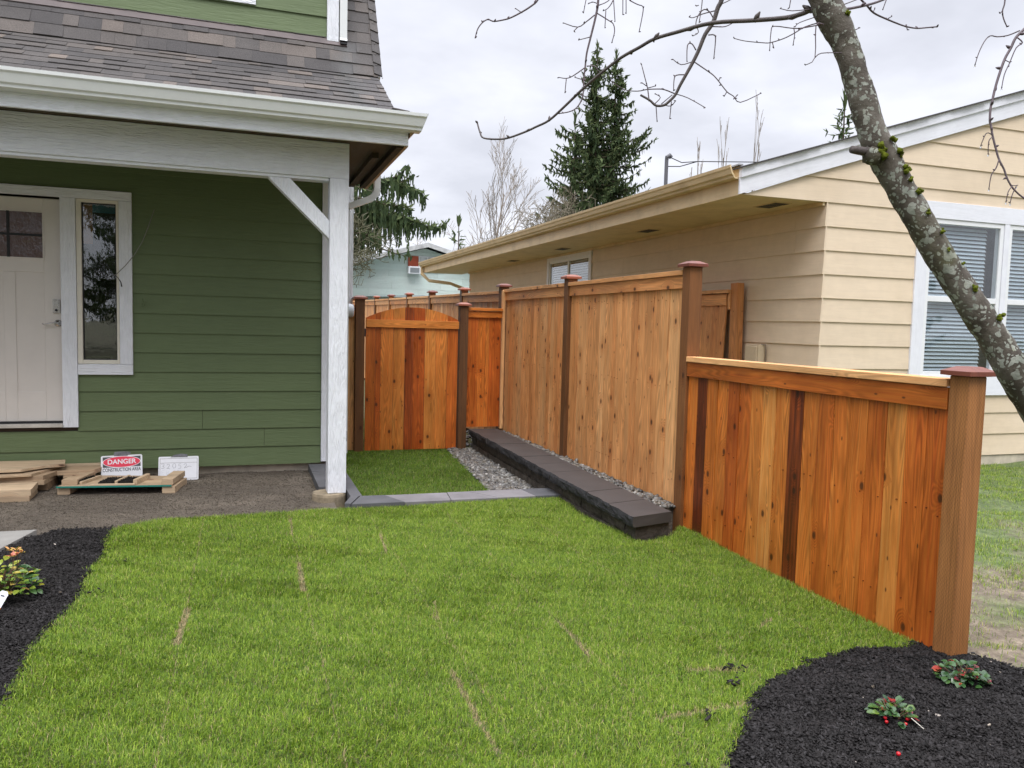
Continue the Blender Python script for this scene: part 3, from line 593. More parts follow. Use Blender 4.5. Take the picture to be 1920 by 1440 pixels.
rib = [(1.305, 8.15, 1.50)] + el
rectpipe(mb, rib, 0.06, 0.08)
for i, p in enumerate(el[1:-1]):
    q = Vector(el[i + 2]) - Vector(p); rectpipe(mb, [p, Vector(p) + q * 0.45], 0.067, 0.086)
e = Vector(el[-1]); rectpipe(mb, [e, e + Vector((-0.24, 0, -0.10))], 0.06, 0.08); rectpipe(mb, [(1.0, 8.15, 1.13), (1.0, 8.15, -1.35)], 0.055, 0.08)
mb.build('downspout', m_metal, GH)
# dormer
mb = MB(); lap(mb, 0, XL, 0.70, 2.44, 4.6, 7.2, -1, 0.1765, 0.016, 2.44 - 0.0095); mb.build('dormer_siding', m_green, GH)
mb = MB(); mb.box(XL, 0.79, 7.215, 8.6, 2.42, 4.6); mb.build('dormer_wall', m_green, GH)
mb = MB(); mb.box(0.702, 0.800, 7.165, 7.205, 2.405, 4.6, grain=2); mb.box(-1.6, 0.118, 7.172, 7.2, 2.617, 2.76, grain=0); mb.build('dormer_trim', m_white, GH, bevel=0.002)
mb = MB(); rectpipe(mb, [(0.84, 7.19, 4.6), (0.84, 7.19, 2.44), (0.84, 7.17, 2.40)], 0.062, 0.07); mb.build('dormer_downspout', m_metal, GH)
mb = MB(); mb.box(0.812, 0.868, 7.135, 7.20, 2.385, 2.398); mb.build('spout_opening', m_black, GH)
# flashing under dormer
mb = MB(); P = [(XL, 7.148, 2.365), (1.0, 7.148, 2.365), (XL, 7.19, 2.42), (1.0, 7.19, 2.42), (XL, 7.142, 2.371), (1.0, 7.142, 2.371), (XL, 7.184, 2.428), (1.0, 7.184, 2.428)]
P = [Vector((min(p[0], 0.87), p[1], p[2])) for p in P]; mb.quadbox(P, None, 0); mb.build('flashing', simple('brown_flashing', (0.10, 0.075, 0.07), 0.35, 0, 0.2, 6), GH)
# shingles
mt, nt, p = mat('shingle'); at = nd(nt, 'ShaderNodeAttribute', attribute_name='tone'); sp = nd(nt, 'ShaderNodeSeparateColor', {0: at.outputs['Color']})
c = ramp(nt, sp.outputs[0], [(0, (0.056, 0.051, 0.050)), (0.4, (0.080, 0.071, 0.066)), (0.75, (0.100, 0.086, 0.077)), (1, (0.15, 0.122, 0.103))])
gr = noise(nt, pos(nt), 130, 3, 0.8); g2 = noise(nt, pos(nt), 3.0, 4, 0.6)
v = math_(nt, 'MULTIPLY', rng_(nt, gr, 0.25, 0.75, 0.55, 1.5), rng_(nt, g2, 0.3, 0.7, 0.85, 1.15))
c = mix(nt, 1, c, nd(nt, 'ShaderNodeCombineXYZ', {0: v, 1: v, 2: v}).outputs[0], 'MULTIPLY')
# dark run-off stain below the downspout
sx = nd(nt, 'ShaderNodeSeparateXYZ', {0: pos(nt)})
ds = math_(nt, 'ABSOLUTE', math_(nt, 'SUBTRACT', sx.outputs[0], 0.85))
stn = math_(nt, 'MULTIPLY', rng_(nt, math_(nt, 'ADD', ds, math_(nt, 'MULTIPLY', noise(nt, pos(nt), 14, 4), 0.18)), 0.07, 0.24, 0.8, 0.0), rng_(nt, sx.outputs[2], 2.40, 2.42, 1, 0))
c = mix(nt, stn, c, (0.035, 0.035, 0.03, 1))
nt.links.new(c, p.inputs['Base Color']); nt.links.new(rng_(nt, stn, 0, 1, 0.78, 0.35), p.inputs['Roughness']); nt.links.new(bump(nt, gr, 0.9, 0.003), p.inputs['Normal'])
m_shin = mt
def shingle_plane(mb, A, B, x0, x1, expo=0.127, jag=True, start=0):
    """A,B: (y,z) bottom and top of the slope"""
    dy_, dz_ = B[0] - A[0], B[1] - A[1]; L = math.hypot(dy_, dz_); uy, uz = dy_ / L, dz_ / L; ny, nz_ = -uz, uy
    mb.quadbox([Vector((x, A[0] + uy * t * L + ny * h, A[1] + uz * t * L + nz_ * h)) for h in (-0.03, -0.002) for t in (0, 1) for x in (x0, x1)], (0.1, 1, .5), 0)
    rows = int(math.ceil(L / expo))
    for r in range(rows):
        s0 = r * expo; s1 = min(L, s0 + expo + 0.01)
        x = x0 - random.random() * 0.2
        while x < x1:
            w = random.choice((0.10, 0.13, 0.17, 0.2, 0.26)) * random.uniform(0.85, 1.15)
            a, b_ = max(x, x0), min(x + w, x1); x += w
            if b_ - a < 0.01: continue
            thk = random.choice((0.007, 0.0125)) ; so_ = random.uniform(-0.004, 0.003) if jag else 0
            tn = random.random() ** 1.9 * .9
            if thk > 0.01: tn = min(1, tn + 0.15)
            P = []
            for h in (0, 1):
                for t in (s0 + so_, s1):
                    hh = (thk if t < s1 else 0.003) * h + (0.001 if not h else 0)
                    for xx in (a + 0.0006, b_ - 0.0006): P.append(Vector((xx, A[0] + uy * t + ny * hh, A[1] + uz * t + nz_ * hh)))
            mb.quadbox(P, (tn, 1, random.random()), 0)
E0, K0 = (6.145, 1.60), (7.0, 2.09)
mb = MB(); shingle_plane(mb, E0, K0, XL, 1.12); lowroof = mb.build('porch_roof', m_shin, GH)
mb = MB(); shingle_plane(mb, (7.003, 2.098), (8.6, 2.098 + 1.6 * 1.75), XL, 1.12)
mb.build('main_roof', m_shin, GH)
# cap shingles running up the rake
mb = MB()
uy, uz = 1 / math.hypot(1, 1.75), 1.75 / math.hypot(1, 1.75)
for i in range(22):
    s0 = i * 0.13
    P = []
    for h in (0.0, 0.014):
        for t in (s0, s0 + 0.14):
            hh = h + (0.012 if t == s0 else 0)
            for xx in (1.085, 1.155): P.append(Vector((xx, 7.02 + uy * t - uz * hh, 2.12 + uz * t + uy * hh - (0.02 if xx > 1.1 else 0))))
    mb.quadbox(P, (random.uniform(0.0, 0.5), 1, .5), 0)
mb.build('rake_cap', m_shin, GH)
mb = MB(); mb.box(1.156, 1.164, 7.02, 7.03, 2.1, 2.11)
P = [Vector((x, 7.02 + uy * t - uz * h, 2.10 + uz * t + uy * h)) for h in (-0.10, 0.012) for t in (0, 2.9) for x in (1.121, 1.140)]
mb.quadbox(P, None, 1); mb.build('rake_board', m_whitey, GH)
# small side return of the flared eave
mb = MB()
for r in range(2):
    xa = 1.345 - r * 0.12
    y = 6.14
    while y < 8.4:
        w = random.uniform(0.14, 0.26); y1 = min(y + w, 8.42)
        z_a, z_b = 1.595 + (1.345 - xa) * 0.14, 1.595 + (1.345 - xa + 0.13) * 0.14
        P = [Vector(q) for q in ((xa - 0.13, y, z_b - .004), (xa, y, z_a - .004), (xa - 0.13, y1 - .001, z_b - .004), (xa, y1 - .001, z_a - .004), (xa - 0.13, y, z_b + .003), (xa, y, z_a + .008), (xa - 0.13, y1 - .001, z_b + .003), (xa, y1 - .001, z_a + .008))]
        mb.quadbox(P, (random.random() * .7, 1, .5), 1); y = y1
mb.prism([(1.12, 1.60), (1.34, 1.585), (1.34, 1.590), (1.12, 1.615)], 1, 6.15, 8.42, (0.1, 1, .5))
mb.build('side_roof_return', m_shin, GH)
# side gable wall filling under the rake
mb = MB(); mb.prism([(6.30, 1.50), (12.2, 1.50), (12.2, 2.2), (9.6, 5.6), (8.9, 5.4), (6.99, 2.04), (6.30, 1.655)], 0, 1.0, 1.10); mb.build('gable_wall', m_green, GH)
mb = MB(); mb.prism([(8.7, 1.5), (12.2, 1.5), (12.2, 2.2), (9.6, 5.5), (8.7, 4.8)], 0, XL, .99); mb.build('upper_wall', m_green, GH)
# electric meter on the side wall
g = MB(); Mr = Matrix.Translation((.965, 8.75, 0.112)) @ Matrix.Rotation(math.pi / 2, 4, 'Y'); g.lathe([(0.085, 0), (0.088, 0.02), (0.076, 0.03), (0.076, 0.17), (0.066, 0.195), (0.01, 0.20)], 0, 0, 24, M=Mr); g.build('electric_meter', simple('meter_plastic', (0.5, 0.52, 0.53), 0.25), GH, smooth=True)

# ================================================================== YELLOW HOUSE
YX, YY, YF = 5.646, 6.70, 20.0
YH = thing('yellow_house', (8.5, 12, -1.46), 'low yellow lap-sided house with white gable trim and wide eaves', 'house')
ex = 0.2427; ph = 1.33 - ex * 11
def yholes(z):
    if -0.65 < z < 1.44: return [(YX + 0.002, 6.83), (9.45, 14)]
    return [(YX + 0.002, 14)]
mb = MB(); lap(mb, 0, YX, 14, -1.34, 1.33, YY, -1, ex, 0.017, ph, yholes)
# gable: boards clipped by the rake
z = 1.33; k = 0
while z < 4.2:
    zt = z + ex; xa = max(4.64, 4.60 + (z - 1.33) / 0.318)
    xb = max(4.64, 4.60 + (zt - 1.33) / 0.318)
    t = (0.5, 1, random.random())
    def seg(p0, q0, p1, q1):
        mb.quadbox([Vector(c_) for c_ in ((p0, YY - .017, z), (q0, YY - .017, z), (p0, YY + .01, z), (q0, YY + .01, z), (p1, YY - .003, zt), (q1, YY - .003, zt), (p1, YY + .01, zt), (q1, YY + .01, zt))], t, 0)
    if z < 1.44: seg(xa, 14, xb, 14)
    else: seg(xa, 14, xb, 14)
    z = zt
mb.build('siding', m_yell, YH)
mb = MB(); lap(mb, 1, YY - 0.015, YF, -1.34, 1.33, YX, -1, ex, 0.017, ph, lambda z: [(YY - 0.015, 12.35), (14.42, YF)] if 0.2 < z < 1.34 else [(YY - 0.015, YF)], [(8.6, 1.2), (9.55, 1.2), (7.15, 1.2), (7.14, 0.9), (11.2, .95)])
mb.build('siding', m_yell, YH)
mb = MB()
for q in ((YX + .015, 6.98, -1.75, 1.33), (9.30, 14, -1.75, 1.33), (6.98, 9.30, -1.75, -.44), (6.98, 9.30, 1.262, 1.33)): mb.box(q[0], q[1], YY + .012, YY + .05, q[2], q[3])
for q in ((YY + .05, 12.44, -1.75, 1.33), (14.33, YF, -1.75, 1.33), (12.44, 14.33, -1.75, .32), (12.44, 14.33, 1.24, 1.33)): mb.box(YX + .022, YX + .045, q[0], q[1], q[2], q[3])
mb.box(YX + .1, 14, YF - .1, YF, -1.7, 1.33); mb.build('inner_wall', m_yell, YH)
mb = MB(); mb.box(YX + .002, 14, YY - 0.003, YY + 0.011, -1.75, -1.345); mb.build('foundation', m_conc, YH)
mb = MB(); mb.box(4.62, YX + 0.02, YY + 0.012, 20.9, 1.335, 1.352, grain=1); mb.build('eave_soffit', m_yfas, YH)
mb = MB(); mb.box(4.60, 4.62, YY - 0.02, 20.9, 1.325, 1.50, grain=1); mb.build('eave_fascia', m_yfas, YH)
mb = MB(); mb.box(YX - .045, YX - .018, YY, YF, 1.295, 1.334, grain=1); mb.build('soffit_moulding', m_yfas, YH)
prof = [(4.598, 1.60), (4.598, 1.475), (4.545, 1.475), (4.525, 1.485), (4.520, 1.505), (4.50, 1.52), (4.488, 1.56), (4.478, 1.575), (4.474, 1.602), (4.49, 1.604), (4.49, 1.59), (4.51, 1.54), (4.54, 1.49), (4.59, 1.49), (4.59, 1.60)]
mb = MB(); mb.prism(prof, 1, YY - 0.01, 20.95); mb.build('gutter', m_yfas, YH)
# rake boards
def rk(xa, xb, y0, y1, off0, off1, mb):
    P = []
    for y in (y0, y1): pass
    zl = lambda X: 1.33 + 0.318 * (X - 4.58)
    P = [(xa, y0, zl(xa) + off0), (xb, y0, zl(xb) + off0), (xa, y1, zl(xa) + off0), (xb, y1, zl(xb) + off0), (xa, y0, zl(xa) + off1), (xb, y0, zl(xb) + off1), (xa, y1, zl(xa) + off1), (xb, y1, zl(xb) + off1)]
    mb.quadbox([Vector(p) for p in P], None, 0)
mb = MB(); rk(4.575, 13.5, 6.655, 6.68, -0.005, 0.152, mb); rk(4.575, 13.5, 6.632, 6.68, 0.153, 0.243, mb); mb.build('rake_trim', m_whitey, YH, bevel=0.002)
mb = MB(); P = []
zl = lambda X: 1.33 + 0.318 * (X - 4.58)
xs = np.linspace(4.56, 13.5, 60)
for i in range(59):
    xa, xb = xs[i], xs[i + 1]; wa = 0.012 * math.sin(i * 1.3) + random.uniform(-.004, .004)
    mb.quadbox([Vector(q) for q in ((xa, 6.60 + wa, zl(xa) + .2435), (xb, 6.60 + wa, zl(xb) + .2435), (xa, 21.0, zl(xa) + .2435), (xb, 21.0, zl(xb) + .2435), (xa, 6.60 + wa, zl(xa) + .258), (xb, 6.60 + wa, zl(xb) + .258), (xa, 21.0, zl(xa) + .258), (xb, 21.0, zl(xb) + .258))], (random.random() * .2, 1, .5), 0)
mb.build('roof', m_shin, YH)
mb = MB(); mb.box(4.55, 4.599, YY - .05, 20.95, 1.598, 1.612, grain=1); mb.build('drip_edge', simple('drip_edge_metal', (0.35, 0.35, 0.36), 0.4), YH)
for (vx, vy) in ((5.306, 7.122), (5.263, 9.744), (5.252, 12.755), (5.34, 15.65)):
    mb = MB(); mb.box(vx - .10, vx + .10, vy - .19, vy + .19, 1.328, 1.3345); vn = mb.build('soffit_vent', m_yfas, YH)
    mb = MB()
    for i in range(3): mb.box(vx - .085, vx + .085, vy - .17 + i * .118, vy - .17 + i * .118 + .10, 1.3255, 1.3275)
    mb.build('vent_mesh', m_black, vn)
# far-end downspout
mb = MB(); rectpipe(mb, [(4.55, 20.8, 1.48), (4.55, 20.8, 1.30), (4.72, 20.7, 1.12), (5.2, 20.3, 1.05), (5.55, 20.08, .90), (5.6, 20.05, .6), (5.6, 20.05, -1.4)], 0.07, 0.09); mb.build('downspout', m_yfas, YH)
# front windows
def slats(mb, x0, x1, y, z0, z1, pitch=0.043, axis=0):
    z = z0
    while z < z1:
        tl = 0.0150
        if axis == 0: P = [(x0, y - .011, z - tl), (x1, y - .011, z - tl), (x0, y + .011, z + tl), (x1, y + .011, z + tl), (x0, y - .011, z - tl + .003), (x1, y - .011, z - tl + .003), (x0, y + .011, z + tl + .003), (x1, y + .011, z + tl + .003)]
        else: P = [(y - .011, x0, z - tl), (y + .011, x0, z + tl), (y - .011, x1, z - tl), (y + .011, x1, z + tl), (y - .011, x0, z - tl + .003), (y + .011, x0, z + tl + .003), (y - .011, x1, z - tl + .003), (y + .011, x1, z + tl + .003)]
        mb.quadbox([Vector(p) for p in P]); z += pitch
mb = MB()
mb.box(6.83, 9.45, YY - .030, YY + .01, 1.262, 1.44, grain=0); mb.box(6.83, 6.985, YY - .0295, YY + .01, -0.44, 1.262, grain=2); mb.box(9.30, 9.45, YY - .0295, YY + .01, -0.44, 1.262, grain=2); mb.box(6.83, 9.45, YY - .034, YY + .01, -0.655, -0.44, grain=0); mb.box(8.075, 8.15, YY - .028, YY + .01, -.44, 1.262)
mb.build('window_trim', m_whitey, YH, bevel=0.002)
for (a, b_) in ((6.987, 8.073), (8.152, 9.298)):
    mb = MB(); y0, y1 = YY - .018, YY + .05
    for q in ((a, a + .05, -.438, 1.26), (b_ - .05, b_, -.438, 1.26), (a + .05, b_ - .05, 1.21, 1.26), (a + .05, b_ - .05, -.438, -.39), (a + .05, b_ - .05, .372, .432)): mb.box(q[0], q[1], y0, y1, q[2], q[3])
    wo_ = mb.build('window', m_vinyl, YH, bevel=0.003)
    mb = MB(); mb.box(a + .05, b_ - .05, YY + .012, YY + .015, -.39, .372); mb.box(a + .05, b_ - .05, YY - .002, YY + .001, .432, 1.21); mb.build('window_pane', m_glass2, wo_)
    mb = MB(); slats(mb, a + .055, b_ - .15, YY + .075, -.37, 1.20); mb.build('blind', m_blind, wo_)
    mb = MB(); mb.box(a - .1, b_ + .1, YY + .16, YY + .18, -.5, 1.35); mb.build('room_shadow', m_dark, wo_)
# side window
y0, y1, z0, z1 = 12.36, 14.41, 0.24, 1.325
mb = MB()
for q in ((y0, y0 + .09, z0, z1), (y1 - .09, y1, z0, z1), (y0 + .09, y1 - .09, z1 - .09, z1), (y0 + .09, y1 - .09, z0, z0 + .09)): mb.box(YX - .03, YX + .02, q[0], q[1], q[2], q[3], grain=2)
mb.build('window_trim', m_whitey, YH)
mb = MB()
for q in ((y0 + .09, y0 + .14, z0 + .09, z1 - .09), (y1 - .14, y1 - .09, z0 + .09, z1 - .09), (y0 + .14, y1 - .14, z1 - .14, z1 - .09), (y0 + .14, y1 - .14, z0 + .09, z0 + .14), (13.36, 13.42, z0 + .14, z1 - .14)): mb.box(YX - .015, YX + .02, q[0], q[1], q[2], q[3])
ws = mb.build('window', m_vinyl, YH)
mb = MB(); mb.box(YX, YX + .003, y0 + .14, y1 - .14, z0 + .14, z1 - .14); mb.build('window_pane', m_glass2, ws)
mb = MB(); slats(mb, y0 + .15, y1 - .15, YX + .05, z0 + .15, z1 - .16, axis=1); mb.build('blind', m_vinyl, ws)
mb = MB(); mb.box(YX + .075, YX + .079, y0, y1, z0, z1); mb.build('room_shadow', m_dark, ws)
# service mast and meter box
mb = MB(); mb.tube([(6.5, 11.5, 2.0), (6.5, 11.5, 2.72), (6.5, 11.49, 2.765), (6.54, 11.48, 2.79), (6.57, 11.48, 2.76)], [.03, .03, .035, .04, .035], 10); mb.build('service_mast', simple('mast_metal', (0.12, 0.12, 0.13), 0.5), YH)
mb = MB(); mb.tube([(6.56, 11.48, 2.76), (6.72, 11.4, 2.68), (6.95, 11.3, 2.70)], .008, 5); mb.tube([(6.52, 11.5, 2.62), (6.7, 11.42, 2.62), (6.95, 11.3, 2.70), (8.5, 10.8, 2.73), (16, 9.0, 3.1)], .008, 5); mb.build('service_cable', m_black, YH)
mb = MB(); mb.box(YX - .11, YX - .018, 7.555, 7.80, -.46, -.15); mb.box(YX - .125, YX - .111, 7.57, 7.785, -.44, -.17); mb.build('utility_box', simple('tan_box', (0.55, 0.45, 0.31), 0.5), YH, bevel=0.006)
mb = MB(); mb.tube([(YX - .06, 7.57, -.145), (YX - .04, 7.53, -.15), (YX - .03, 7.52, -.22), (YX - .03, 7.525, -.4), (YX - .03, 7.52, -1.3)], .008, 6); mb.build('box_cable', simple('tan_cable', (0.2, 0.16, 0.12), 0.5), YH)

# ================================================================== TEAL HOUSE (far)
TH = thing('teal_house', (7.5, 41, -1.46), 'faded teal house with low gable roof beyond the back fence', 'house')
Yt = 38.0
mb = MB()
zt_ = lambda X: 3.62 - 0.268 * abs(X - 8.467) * (1.0 if X < 8.467 else 1.05)
z = -1.4
while z < 3.6:
    zb = z; z += 0.30
    w0 = -2.5 if zb < .6 else 8.467 - (3.62 - min(z, 3.6)) / .268; w1 = 14.5 if zb < 1.6 else 8.467 + (3.62 - min(z, 3.6)) / .281
    w0 = max(w0, -2.5); w1 = min(w1, 14.5)
    if w1 - w0 < .2: continue
    x = w0
    while x < w1:
        xe = min(w1, x + 2.4); mb.box(x, xe - .006, Yt + random.uniform(0, .012), Yt + .1, zb, min(z, 3.6) - .008, (.5, 1, random.random()), 0); x = xe
mb.prism([(-2.5, -1.4), (14.5, -1.4), (14.5, zt_(14.5)), (8.467, 3.6), (-2.5, zt_(-2.5))], 1, Yt + .03, 48)
mb.build('wall', m_teal, TH)
mb = MB()
for (xa, za), (xb, zb) in (((-3.2, 3.78 - .268 * 11.667), (8.467, 3.78)), ((8.467, 3.78), (15.2, 3.78 - .281 * 6.733))):
    mb.quadbox([Vector(q) for q in ((xa, Yt - .6, za), (xb, Yt - .6, zb), (xa, 48.5, za), (xb, 48.5, zb), (xa, Yt - .6, za + .05), (xb, Yt - .6, zb + .05), (xa, 48.5, za + .05), (xb, 48.5, zb + .05))], (.2, 1, .5), 0)
mb.build('roof', simple('pale_roof', (0.42, 0.43, 0.44), 0.7, 0, .15, 2), TH)
mb = MB()
for (xa, za), (xb, zb) in (((-3.2, 3.78 - .268 * 11.667), (8.467, 3.78)), ((8.467, 3.78), (15.2, 3.78 - .281 * 6.733))):
    mb.quadbox([Vector(q) for q in ((xa, Yt - .64, za - .17), (xb, Yt - .64, zb - .17), (xa, Yt - .605, za - .17), (xb, Yt - .605, zb - .17), (xa, Yt - .64, za + .03), (xb, Yt - .64, zb + .03), (xa, Yt - .605, za + .03), (xb, Yt - .605, zb + .03))], (.2, 1, .5), 0)
mb.build('rake_trim', simple('weathered_white', (0.5, 0.5, 0.5), 0.7, 0, .3, 3), TH)
mb = MB(); mb.box(7.62, 8.12, Yt - .05, Yt + .02, 2.70, 3.20); mb.build('window_board', simple('red_board', (0.42, 0.075, 0.03), 0.6, 0, .2, 5), TH)
mb = MB(); mb.box(8.16, 9.35, Yt - .045, Yt + .02, 2.45, 3.17); mb.build('window', simple('dull_glass', (0.5, 0.52, 0.52), 0.35, 0, .2, 3), TH)
mb = MB()
for x in (8.13, 8.55, 8.95, 9.35): mb.box(x, x + .04, Yt - .06, Yt - .046, 2.45, 3.2)
mb.box(8.13, 9.39, Yt - .059, Yt - .046, 3.17, 3.21); mb.build('window_frame', m_vinyl, TH)
mb = MB(); mb.box(7.58, 8.19, Yt - .35, Yt + .0, 2.33, 2.69); ac = mb.build('air_conditioner', m_vinyl, TH, bevel=.02)
mb = MB(); mb.box(7.66, 8.11, Yt - .362, Yt - .351, 2.39, 2.62); mb.build('grille', simple('grille_grey', (0.2, 0.22, 0.23), 0.6), ac)
mb = MB(); mb.box(5.0, 9.8, 33.8, 36.2, -1.4, 1.06); mb.prism([(4.8, 1.06), (10, 1.06), (7.4, 1.18)], 1, 33.6, 36.4)
sd_ = mb.build('garden_shed', simple('shed_grey', (0.30, 0.36, 0.38), 0.6, 0, .2, 2)); tag(sd_, 'low grey shed roof just showing over the far end of the back fence', 'shed'); ground_origin(sd_)
# ================================================================== FENCES
def post(name, x, y, z0, z1, parent, s=0.1, capw=0.155, tone=None, captone=None):
    tn = tone if tone is not None else random.uniform(0.35, 0.8)
    mb = MB(); mb.box(x - s / 2, x + s / 2, y - s / 2, y + s / 2, z0, z1, (tn, 1, random.random())); po = mb.build(name, m_post, parent, bevel=0.004)
    c_ = MB(); w = capw / 2; h = s / 2 + 0.004; z = z1 + .0005
    prof = [(h, z), (w, z + .003), (w, z + .022), (w * .45, z + .042)]
    b = 0
    for r, zz in prof:
        for a, d in ((-1, -1), (1, -1), (1, 1), (-1, 1)): c_.v.append(Vector((x + a * r, y + d * r, zz)))
    for i in range(3):
        for k in range(4): c_.f.append([i * 4 + k, i * 4 + (k + 1) % 4, i * 4 + 4 + (k + 1) % 4, i * 4 + 4 + k])
    c_.f.append([12, 13, 14, 15]); c_.f.append([3, 2, 1, 0])
    for f in c_.f:
        c_.uv += [(c_.v[i].x * 1.0 + x, c_.v[i].y + c_.v[i].z) for i in f]; c_.t.append(((random.random() if captone is None else captone), 1, .5, 1))
    c_.build('post_cap', m_cap, po)
    return po
def boards_y(mb, x, y0, y1, z0, ztop, tones, w=(0.115, 0.145), th=0.017, thick_j=0.003, zjit=0.0):
    """vertical boards in the plane x=const, running along Y"""
    y = y0; i = 0
    while y < y1 - 0.01:
        ww = random.uniform(*w); ye = min(y1, y + ww)
        if y1 - ye < 0.04: ye = y1
        t = tones[i % len(tones)] if callable(tones) is False else tones()
        xo = random.uniform(-thick_j, thick_j)
        a, b_ = (ztop(y) if callable(ztop) else ztop), (z0(y) if callable(z0) else z0)
        mb.box(x + xo, x + xo + th, y + .0012, ye - .0012, b_ + random.uniform(-zjit, zjit), a, t)
        y = ye; i += 1
def nails(mb, x, ys_, zs):
    for y in ys_:
        for z in zs:
            for dy in (-.03, .03):
                if random.random() < .45: continue
                yy, zz = y + dy + random.uniform(-.008, .008), z + random.uniform(-.015, .015); mb.box(x - .0045, x + .004, yy - .002, yy + .002, zz - .002, zz + .002, (1.0, .8, .5))
# ---- low fence
LF = thing('low_fence', (3.0, 3.75, -1.45), 'waist-high orange cedar fence sloping towards the mulch bed', 'fence')
post('post', 3.005, 2.61, -1.55, -0.172, LF, tone=0.22, captone=0.8)
# board tones from far (left) to near (right)
tl = [.50, .98, .48, .46, .68, .60, .38, .22, .42, .95, .46, .58, .50, .48, .60, .30, .62, .66]
mb = MB(); ys = np.linspace(4.83, 2.66, len(tl) + 1)
for i, t in enumerate(tl):
    xo = random.uniform(-.003, .003)
    mb.box(2.975 + xo, 2.993 + xo, ys[i + 1] + .0012, ys[i] - .0012, -1.46, -.25, (t, random.uniform(.92, 1.05), random.random()))
nails(mb, 2.9725, [(a_ + b_) / 2 for a_, b_ in zip(ys[1:], ys[:-1])], (-1.25, -.80))
mb.build('boards', m_cedar, LF)
mb = MB(); mb.box(2.953, 2.974, 2.665, 4.825, -0.325, -0.226, (.55, .8, .2), 1); mb.build('face_rail', m_cedar, LF, bevel=.002)
mb = MB(); mb.box(2.942, 3.05, 2.665, 4.825, -0.224, -0.188, (.22, 1, .7), 1); mb.build('cap_rail', m_tan, LF, bevel=.003)
mb = MB(); mb.box(2.994, 3.03, 2.665, 4.825, -1.30, -1.21, (.4, .9, .2), 1); mb.box(2.994, 3.03, 2.665, 4.825, -0.34, -0.25, (.4, .9, .2), 1); mb.build('back_rail', m_tan, LF)
# ---- tall fence
TF = thing('tall_fence', (3.0, 7, -1.45), 'head-high tan cedar fence with brown posts running back past the gate', 'fence')
PY = [4.88, 7.05, 9.10, 10.9, 12.9, 14.8, 16.7, 18.6, 20.6, 22.7]
topz = lambda y: 0.418 if y < 9 else 0.405 + 0.0115 * (y - 9)
for i, y in enumerate(PY):
    post('post', 3.0, y, -1.55, (0.435 if i == 0 else topz(y) + (0.035 if i < 2 else .045)), TF, tone=[.55, .75, .8, .7][i] if i < 4 else random.uniform(.3, .8), captone=.3 if i % 2 else .9)
def rtt(): return (min(1, max(0, random.gauss(.40, .11))), random.uniform(.92, 1.06), random.random())
for i in range(len(PY) - 1):
    a, b_ = PY[i] + .05, PY[i + 1] - .05
    if i == 1: b_ = 8.985
    zt = lambda y: topz(y) - .04
    sub = (lambda: rtt()) if i else rtt
    mb = MB(); boards_y(mb, 2.988, a, b_, -1.27 if i < 2 else -1.45, zt, rtt, w=(.085, .14))
    if i < 2: nails(mb, 2.9855, list(np.arange(a + .06, b_, .118)), (-1.1, -.42, .22))
    mb.build('boards', m_tan, TF)
    za, zb = topz(a), topz(b_)
    mb = MB(); mb.quadbox([Vector(q) for q in ((2.965, a, za - .128), (2.986, a, za - .128), (2.965, b_, zb - .128), (2.986, b_, zb - .128), (2.965, a, za - .036), (2.986, a, za - .036), (2.965, b_, zb - .036), (2.986, b_, zb - .036))], (.3 + .3 * random.random(), .95, random.random()), 1); mb.build('face_rail', m_tan, TF, bevel=.002)
    mb = MB(); mb.quadbox([Vector(q) for q in ((2.948, a, za - .034), (3.04, a, za - .034), (2.948, b_, zb - .034), (3.04, b_, zb - .034), (2.948, a, za), (3.04, a, za), (2.948, b_, zb), (3.04, b_, zb))], (.1 + .3 * random.random(), 1, random.random()), 1); mb.build('cap_rail', m_tan, TF, bevel=.002)
mb = MB(); mb.box(2.93, 2.968, 8.93, 8.975, -1.24, .405, (.15, 1, .3)); mb.build('end_trim', m_tan, TF, bevel=.002)
# ---- gate and its frame fence
GF = thing('gate_fence', (1.9, 8.95, -1.47), 'short red cedar fence sections and dark posts either side of the gate', 'fence')
post('post', 1.255, 8.93, -1.55, .243, GF, tone=.75, captone=.3); post('post', 2.452, 8.93, -1.55, .205, GF, tone=.85, captone=.2)
def boards_x(mb, y, x0, x1, z0, z1, tones, w, th=.017, gap=.0012, top=None):
    x = x0; i = 0
    n = len(tones); ws = np.array(w); xs = x0 + np.concatenate([[0], np.cumsum(ws) / ws.sum()]) * (x1 - x0)
    for i in range(n):
        a, b_ = xs[i] + gap, xs[i + 1] - gap; yo = random.uniform(-.002, .002)
        t = (tones[i], random.uniform(.93, 1.05), random.random())
        if top is None: mb.box(a, b_, y + yo, y + yo + th, z0, z1, t)
        else:
            k = 5
            for j in range(k):
                p, q = a + (b_ - a) * j / k, a + (b_ - a) * (j + 1) / k
                if j == 0: ou, ov = random.random() * 30, random.random() * 30
                P = [Vector(c_) for c_ in ((p, y + yo, z0), (q, y + yo, z0), (p, y + yo + th, z0), (q, y + yo + th, z0), (p, y + yo, top(p)), (q, y + yo, top(q)), (p, y + yo + th, top(p)), (q, y + yo + th, top(q)))]
                st_ = random.getstate(); f0 = len(mb.uv); mb.quadbox(P, t, 2, rnd=False)
                for u_ in range(f0, len(mb.uv)):
                    mb.uv[u_] = (mb.uv[u_][0] + ou + (p - a), mb.uv[u_][1] + ov)
mb = MB(); boards_x(mb, 8.945, 2.505, 2.925, -1.215, .155, [.62, .50, .45, .66], [1.1, .8, .35, 1.2]); mb.build('boards', m_cedar, GF)
mb = MB(); boards_x(mb, 8.945, 1.05, 1.203, -1.455, .15, [.2, .35], [1.3, .6]); mb.build('boards', m_tan, GF)
